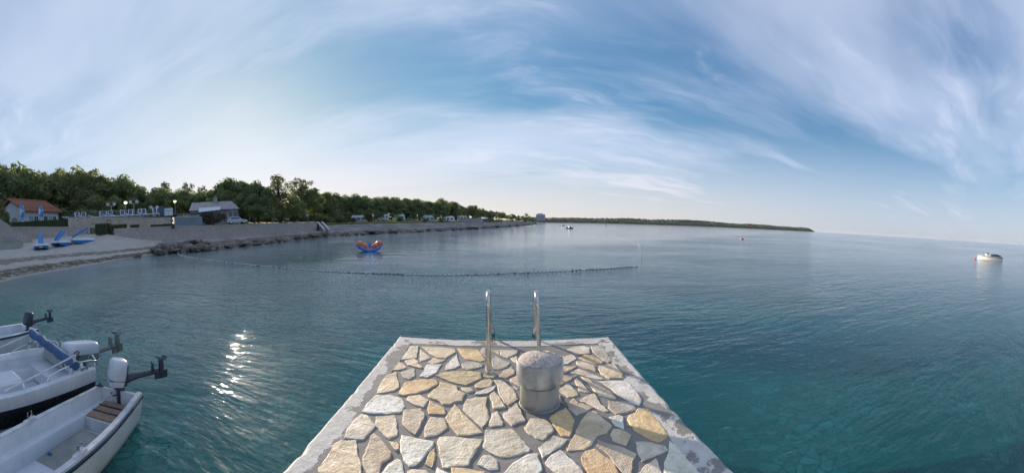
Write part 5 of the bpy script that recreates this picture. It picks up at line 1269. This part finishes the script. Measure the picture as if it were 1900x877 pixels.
for i, (px, D, lab) in enumerate(((692.5, 118, 'white and red sign post on the shore lawn beside the olive bush'), (571, 96, 'round white sign on a thin post left of the stairs'))):
    t_ = thing('sign_post', lab, 'sign', loc=polar(px, D, ground(px, D)), rz=-bearing(px)); mb = MB(); mb.tube([(0, 0, 0), (0, 0, 2.5 if i == 0 else 1.8)], .04, 6); mb.build('post', M_offwhite, t_)
    mb = MB()
    if i: mb.rings([[(.4*math.cos(k*math.pi/8), -.06+.03*q, 1.8+.4*math.sin(k*math.pi/8)) for k in range(16)] for q in (0, 1)])
    else: mb.box((-.3, -.07, 1.9), (.3, -.045, 2.7))
    mb.build('panel', M_cwhite, t_)
# pale shore boxes and rubble on the far ledge
rub = thing('shore_wall_block', 'pale block wall on the shore below the far tents', 'wall', loc=polar(872, 168, 2.2), rz=-bearing(872))
mb = MB(); mb.box((-5, -.5, 0), (5, .5, 2.2)); mb.box((3.6, -.7, 0), (5.2, .7, 2.9)); mb.build('masonry', M_wall, rub); mb = MB(); mb.box((-5.1, -.6, 2.203), (3.5, .6, 2.4)); mb.build('coping', M_cope, rub)
# distant hotel
hc = polar(1003, 900, 6); ht_ = thing('distant_hotel', 'distant pale blue hotel block rising beyond the point', 'building', loc=hc, rz=-bearing(1003)); Hh = zat(1003, 397.5, 900)-6; Wh = 17/660*900
m_h = surf('hotel_render', (.42, .47, .52), (.36, .41, .46), .85, .2)
mb = MB(); mb.box((-Wh/2, 0, 0), (Wh/2, 14, Hh)); mb.box((-Wh*.35, 2, Hh), (Wh*.25, 12, Hh+2.2)); mb.build('wall', m_h, ht_)
wm = MB(); wm.box((-1.0, -.12, -.8), (1.0, -.02, .8)); wme = wm.mesh('window', M_glass)
for r_ in range(int(Hh/3)-1):
    for k in range(int(Wh/3)): link('window', wme, ht_, (-Wh/2+1.6+k*3, 0, 2.5+r_*3))
# ------------------------------------------------------------------ trees
def tree_proto(seed, kind):
    """unit-height tree: (trunk mesh, crown mesh)"""
    rg = random.Random(seed); cl = []
    if kind == 'oak':
        for _ in range(46):
            while True:
                d = Vector((rg.uniform(-1, 1), rg.uniform(-1, 1), rg.uniform(-1, 1)))
                if d.length < 1: break
            k = rg.uniform(.62, 1.0); d = d.normalized()*k
            z = .60 + d.z*.33; w_ = .36*(1-.25*max(0, d.z)); cl.append((Vector((d.x*w_, d.y*w_, z)), rg.uniform(.085, .145)))
        per, sz = 110, .026
    elif kind == 'pine':
        for i in range(34):
            f = (i+.5)/34; z = .30 + .66*f; w_ = (.24*(1-f)**.6 + .05)*rg.uniform(.4, 1.15); a = i*2.4+rg.uniform(-.5, .5)
            cl.append((Vector((math.cos(a)*w_, math.sin(a)*w_, z)), rg.uniform(.055, .10)*(1.15-.4*f)))
        per, sz = 120, .020
    else:   # spreading, multi-stemmed, foliage to the ground
        for _ in range(40):
            a = rg.uniform(0, 6.3); r_ = math.sqrt(rg.random())*.44; z = .18 + .68*rg.random()*(1-(r_/.5)**2)
            cl.append((Vector((math.cos(a)*r_, math.sin(a)*r_, z)), rg.uniform(.09, .15)))
        per, sz = 110, .026
    mb = MB()
    for c, r_ in cl: leaf_cards(mb, c, r_, int(per*(r_/.11)**1.5), sz, rg, .7)
    crown = mb.mesh('crown', ML_pine if kind == 'pine' else ML_oak)
    tb = MB(); top = .55 if kind != 'pine' else .92; lean = Vector((rg.uniform(-.04, .04), rg.uniform(-.04, .04), 0))
    tb.tube([lean*0, Vector((0, 0, .1))+lean*.3, Vector((0, 0, top*.6))+lean, Vector((0, 0, top))+lean*.5], [.032, .024, .018, .007], 9)
    for c, r_ in rg.sample(cl, 14):
        z0 = min(c.z*.75, top*.85) if kind != 'bush' else .04
        p0 = Vector((0, 0, z0))+lean*(z0/top if z0 < top*.6 else .7); tb.tube([p0, p0.lerp(c, .5)+Vector((0, 0, .02 if kind != 'pine' else -.01)), c], [.012, .008, .003], 6)
    return tb.mesh('trunk', M_bark, True), crown
OAKS = [tree_proto(i, 'oak') for i in (3, 5, 8, 13)]; PINES = [tree_proto(i, 'pine') for i in (21, 34)]; BUSHY = [tree_proto(i, 'bush') for i in (55, 89)]
NTREE = {}
def tree(px, D, topy, kind, label, w=1.0, group='trees along the shore', cat='tree', mats=None, sink=.1):
    z0 = ground(px, D)-sink; H = max(2.0, zat(px, topy, D)-z0)
    tr, cr = rnd.choice(OAKS if kind == 'oak' else PINES if kind == 'pine' else BUSHY)
    nm = {'oak': 'broadleaf_tree', 'pine': 'pine_tree', 'bush': 'bushy_tree'}[kind]
    t_ = thing(nm, label, cat, group, loc=polar(px, D, z0), rz=rnd.uniform(0, 6.3)); s = H*w*rnd.uniform(.92, 1.08)
    a = link('trunk', tr, t_, sc=(s, s, H)); b = link('crown', cr, t_, sc=(s, s, H*.985))
    return t_
left_zone = [(-120, 82, 318, 'oak'), (-60, 80, 305, 'oak'), (-15, 84, 296, 'oak'), (28, 83, 291, 'oak'), (70, 86, 303, 'oak'), (105, 92, 318, 'bush'), (135, 90, 300, 'oak'), (165, 88, 299, 'oak'), (200, 90, 316, 'oak'), (232, 88, 328, 'oak'), (262, 90, 334, 'oak'), (292, 96, 340, 'oak')]
for i, (px, D, ty, k) in enumerate(left_zone):
    ty += (-4, 5, 0, 0, 6, 0, -2, 4, 3, -5, 4, 2)[i % 12]
    tree(px, D, ty, k, f'tall dark broadleaf tree behind the house and loungers, {ordinal(i)} from the left', 1.05, 'tall trees behind the house and terrace')
for i, (px, D, ty) in enumerate(((20, 92, 340), (60, 90, 335), (110, 88, 330), (152, 84, 340), (182, 78, 352), (215, 78, 356), (250, 80, 358), (285, 84, 360))):
    tree(px, D, ty, 'bush', f'low spreading tree in the front rank behind the terrace, {ordinal(i)} from the left', 1.15, 'low trees right behind the terrace')
for i, (px, D, ty, w) in enumerate(((311, 104, 334, .9), (352, 110, 335, .9), (378, 110, 342, .9))):
    tree(px, D, ty, 'pine', f'thin ragged pine top behind the restaurant, {ordinal(i)} from the left', w, 'ragged pines behind the restaurant')
for i, (px, D, ty) in enumerate(((318, 100, 352), (330, 118, 352), (338, 112, 350), (362, 108, 350), (372, 122, 352), (392, 104, 347))):
    tree(px, D, ty, 'oak', f'lower broadleaf tree behind the restaurant roof, {ordinal(i)} from the left', 1.25, 'lower trees behind the restaurant')
mid = [(424, 92, 329, 'oak', 1.0), (412, 88, 346, 'oak', 1.0), (447, 93, 332, 'oak', .95), (458, 92, 333, 'oak', .9), (468, 94, 334, 'oak', .95), (480, 84, 334, 'oak', .9), (452, 84, 353, 'bush', 1.1), (500, 92, 342, 'oak', .9), (518, 82, 321, 'pine', 1.15), (522, 84, 345, 'bush', .9), (545, 86, 350, 'bush', .9), (560, 94, 328, 'pine', 1.5), (564, 96, 338, 'oak', .8), (585, 100, 345, 'oak', .9), (495, 78, 356, 'bush', .9), (472, 78, 358, 'oak', 1.0), (436, 94, 331, 'oak', .95), (442, 99, 330, 'oak', .9), (430, 98, 331, 'oak', .9), (452, 98, 332, 'oak', .9)]  # rear oaks added and crown tops levelled to keep low sun off the water
for i, (px, D, ty, k, w) in enumerate(sorted(mid)):
    tree(px, D, ty, k, f'{"tall irregular pine" if k == "pine" else "backlit broadleaf tree"} above the sea wall, {ordinal(i)} of that clump from left', w, 'tree clump above the sea wall')
far = [(604, 118, 352), (622, 150, 357), (643, 158, 361), (662, 152, 359), (690, 152, 361), (712, 165, 361), (733, 156, 361), (755, 170, 363), (778, 168, 366), (798, 178, 370), (818, 176, 367), (838, 186, 371), (857, 198, 379), (876, 204, 378), (893, 210, 383), (911, 216, 388), (930, 236, 391), (950, 262, 395), (962, 285, 399)]
for i, (px, D, ty) in enumerate(far):
    tree(px, D, ty, 'oak', f'green broadleaf tree behind the campsite caravans, {ordinal(i)} from the left', 1.15, 'broadleaf trees behind the campsite')
for i in range(20):
    px = 598 + i*19; D = lerp_tab([(d[0], d[1]) for d in far], px)+rnd.uniform(14, 30); ty = lerp_tab([(d[0], d[2]) for d in far], px)+rnd.uniform(0, 5)
    tree(px, D, ty, 'oak', f'broadleaf tree in the back rank behind the campsite, {ordinal(i)} from the left', 1.25, 'back rank of campsite trees')
for i in range(14):
    px = 612 + i*23 + rnd.uniform(-5, 5); D = lerp_tab([(d[0], d[1]) for d in far], px)-rnd.uniform(3, 8); ty = lerp_tab([(d[0], d[2]) for d in far], px)+rnd.uniform(7, 13)
    tree(px, D, ty, 'bush', f'lower bushy tree in the front rank of the campsite wood, {ordinal(i)} from the left', 1.1, 'front rank of campsite trees')
for i in range(18):
    px = 606 + i*20; D = lerp_tab([(d[0], d[1]) for d in far], px)+34
    tree(px, D, lerp_tab([(600, 390), (980, 405)], px), 'bush', f'undergrowth closing the view below the campsite trees, {ordinal(i)} from the left', 2.0, 'undergrowth behind the campsite', sink=1.4)
tree(975, 300, 393.5, 'bush', 'lone olive-coloured tree on the tip of the point', 1.2, 'trees on the point'); tree(988, 330, 401, 'bush', 'last low tree right of the olive tree on the point', 1.3, 'trees on the point')
for i in range(12):
    px = -110 + i*36; D = 104 + rnd.uniform(-3, 10); ty = lerp_tab([(-110, 318), (30, 300), (160, 308), (230, 334), (300, 350)], px)+rnd.uniform(3, 9)
    tree(px, D, ty, 'oak', f'tree in the rear rank of the wood beyond the terrace, {ordinal(i)} from the left', 1.2, 'rear rank of the wood beyond the terrace')
for i in range(20):
    px = 400 + i*10.5; tree(px, (112 if i % 2 else 132)+rnd.uniform(0, 8), 380+rnd.uniform(-8, 6), 'bush', f'low undergrowth tree seen between the trunks above the sea wall, {ordinal(i)} from the left', 1.7, 'undergrowth behind the tree clump', sink=1.6)
# shrubs
def shrub(px, D, topy, W, label, m_, kind=0, nm='shrub'):
    z0 = ground(px, D)-.1; H = zat(px, topy, D)-z0; rg = random.Random(int(px*7)); mb = MB(); tb = MB()
    for _ in range(26):
        a = rg.uniform(0, 6.3); r_ = math.sqrt(rg.random())*W*.40; z = H*(.22+.55*rg.random()*(1-(r_/(W*.5))**2)); c = (math.cos(a)*r_, math.sin(a)*r_, z)
        leaf_cards(mb, c, min(W, H)*.22, 110, max(.10, min(W, H)*.045), rg, .8)
        if rg.random() < .4: tb.tube([(0, 0, 0), (c[0]*.5, c[1]*.5, z*.6), c], [.05, .03, .01], 5)
    t_ = thing(nm, label, 'shrub', loc=polar(px, D, z0)); mb.build('crown', m_, t_, fix=False); tb.build('trunk', M_bark, t_)
ML_olive = leaf_material('olive_leaf', (.10, .115, .045), (.14, .14, .055), (.12, .12, .05))
shrub(396, 65, 386, 6.6, 'big dark purplish bush on the lawn in front of the restaurant', ML_bush)
shrub(686, 126, 381, 4.6, 'round olive-green bush beside the grey awning tent', ML_olive)
shrub(604, 100, 400, 3.2, 'feathery green shrub at the top of the stairs', ML_shrub); shrub(630, 108, 401, 3.0, 'green shrub in the row right of the stairs, nearest them', ML_shrub); shrub(642, 110, 398, 3.0, 'green shrub, second in the row right of the stairs', ML_shrub); shrub(655, 112, 401, 2.8, 'green shrub, last in the row before the tent', ML_shrub)
shrub(742, 132, 399, 2.6, 'small green shrub right of the yellow bin', ML_shrub); shrub(822, 142, 403, 5.0, 'green shrub growing on the stone shore under the pale tent', ML_shrub); shrub(790, 140, 404, 3.0, 'thin green shrub under the blue-grey tent', ML_shrub)
shrub(907, 190, 402, 7.0, 'bright green shrub by the shore near the far trees', ML_olive); shrub(922, 196, 405, 7.0, 'bright green shrub right of the other one near the far trees', ML_olive)
shrub(2, 64.5, 345, 3.4, 'light green leafy bush cut by the left edge, above the house', ML_olive, nm='tall_bush'); shrub(8, 61.2, 394, 3.0, 'green bush at the left edge before the house gable', ML_shrub)

# ------------------------------------------------------------------ headland
HT = [(985, 405), (1010, 407), (1040, 407), (1070, 406.6), (1110, 406.5), (1150, 405.3), (1165, 405), (1185, 407), (1210, 408.5), (1245, 408), (1275, 408.6), (1310, 410.6), (1330, 413), (1350, 415.3), (1370, 417), (1390, 416.5), (1415, 418), (1440, 420.5), (1470, 423), (1490, 423.2), (1503, 426), (1512, 429.2)]
def hd(px): return lerp_tab([(985, 1250), (1100, 1500), (1260, 1700), (1512, 2100)], px)
def htop(px): return max(.4, zat(px, lerp_tab(HT, px), hd(px)+150))
def M_head():
    m, t = mat('headland_fields'); pos = t.pos
    n = t.noise(pos, .008, 3, .5); c = t.mix(t.mrange(n, .45, .55), (.16, .17, .075), (.085, .10, .045)); sp = t.new('ShaderNodeSeparateXYZ'); t.put(sp.inputs[0], pos)
    c = t.mix(t.mrange(sp.outputs[2], 2.2, 1.2), c, (.42, .34, .25))
    t.put(t.p.inputs['Base Color'], c); t.p.inputs['Roughness'].default_value = .95; return m
rows = [lambda px: (hd(px)-15, -1.0), lambda px: (hd(px), 1.0), lambda px: (hd(px)+12, 2.4), lambda px: (hd(px)+80, max(1, htop(px)*.45)), lambda px: (hd(px)+170, max(1, htop(px)*.74)), lambda px: (hd(px)+330, max(.5, htop(px)*.7)), lambda px: (hd(px)+700, 0)]
tag(strip(975, 1513, 4, rows).build('headland', M_head(), smooth=True), kind='structure')
def far_wood():
    rg = random.Random(77); mb = MB(); n = 0
    for _ in range(5200):
        px = rg.uniform(978, 1509); f = rg.random(); top = htop(px)
        band = noise.noise(Vector((px*.03, 0, 2)))
        if f < .52: D = hd(px)+14+rg.uniform(0, 45); zb = 2 + max(0, top*.40-2)*(D-hd(px)-14)/66
        elif f < .9: D = hd(px)+150+rg.uniform(0, 60); zb = top*.72
        else: D = hd(px)+rg.uniform(60, 150); zb = top*(.40+.30*(D-hd(px)-60)/90)
        if .52 <= f and 1100 < px < 1250 and rg.random() < .65: continue
        if f > .9 and rg.random() < .6: continue
        h = (rg.uniform(5, 14) if f < .52 else rg.uniform(4, 13))*min(1, (1512-px)/14+.15); r_ = h*rg.uniform(.45, .75); c = polar(px, D, zb)
        k = [(math.cos(a*math.pi/3+rg.random())*r_*rg.uniform(.7, 1.2), math.sin(a*math.pi/3)*r_*rg.uniform(.7, 1.2)) for a in range(6)]
        z1 = h*rg.uniform(.3, .5); vs = [(c.x, c.y, c.z-1)] + [(c.x+x, c.y+y, c.z+z1*rg.uniform(.6, 1.3)) for x, y in k] + [(c.x+x*.55, c.y+y*.55, c.z+h*rg.uniform(.75, 1.0)) for x, y in k] + [(c.x, c.y, c.z+h)]
        fs = [(0, 1+(i+1) % 6, 1+i) for i in range(6)] + [(1+i, 1+(i+1) % 6, 7+(i+1) % 6, 7+i) for i in range(6)] + [(7+i, 7+(i+1) % 6, 13) for i in range(6)]
        mb.add(vs, fs)
    tag(mb.build('far_woodland', leaf_material('far_leaf', (.035, .065, .026), (.055, .085, .035), (.05, .075, .03), .1), fix=False), 'dark strip of woodland along the far headland', 'woodland', kind='stuff')
far_wood()

# ------------------------------------------------------------------ haze
def make_haze():
    m = bpy.data.materials.new('haze'); m.use_nodes = True; t = NT(m.node_tree); t.n.clear()
    o = t.new('ShaderNodeOutputMaterial'); v = t.new('ShaderNodeVolumePrincipled'); t.l.new(v.outputs[0], o.inputs['Volume'])
    v.inputs['Color'].default_value = (.80, .87, .95, 1); v.inputs['Density'].default_value = HAZE; v.inputs['Anisotropy'].default_value = .2
    mb = MB(); S = 14600; mb.box((-S, -S, -61), (S, S, 60)); tag(mb.build('haze', m), 'thin pale morning haze over the whole bay', 'haze', kind='stuff')
HAZE = .00003
make_haze()
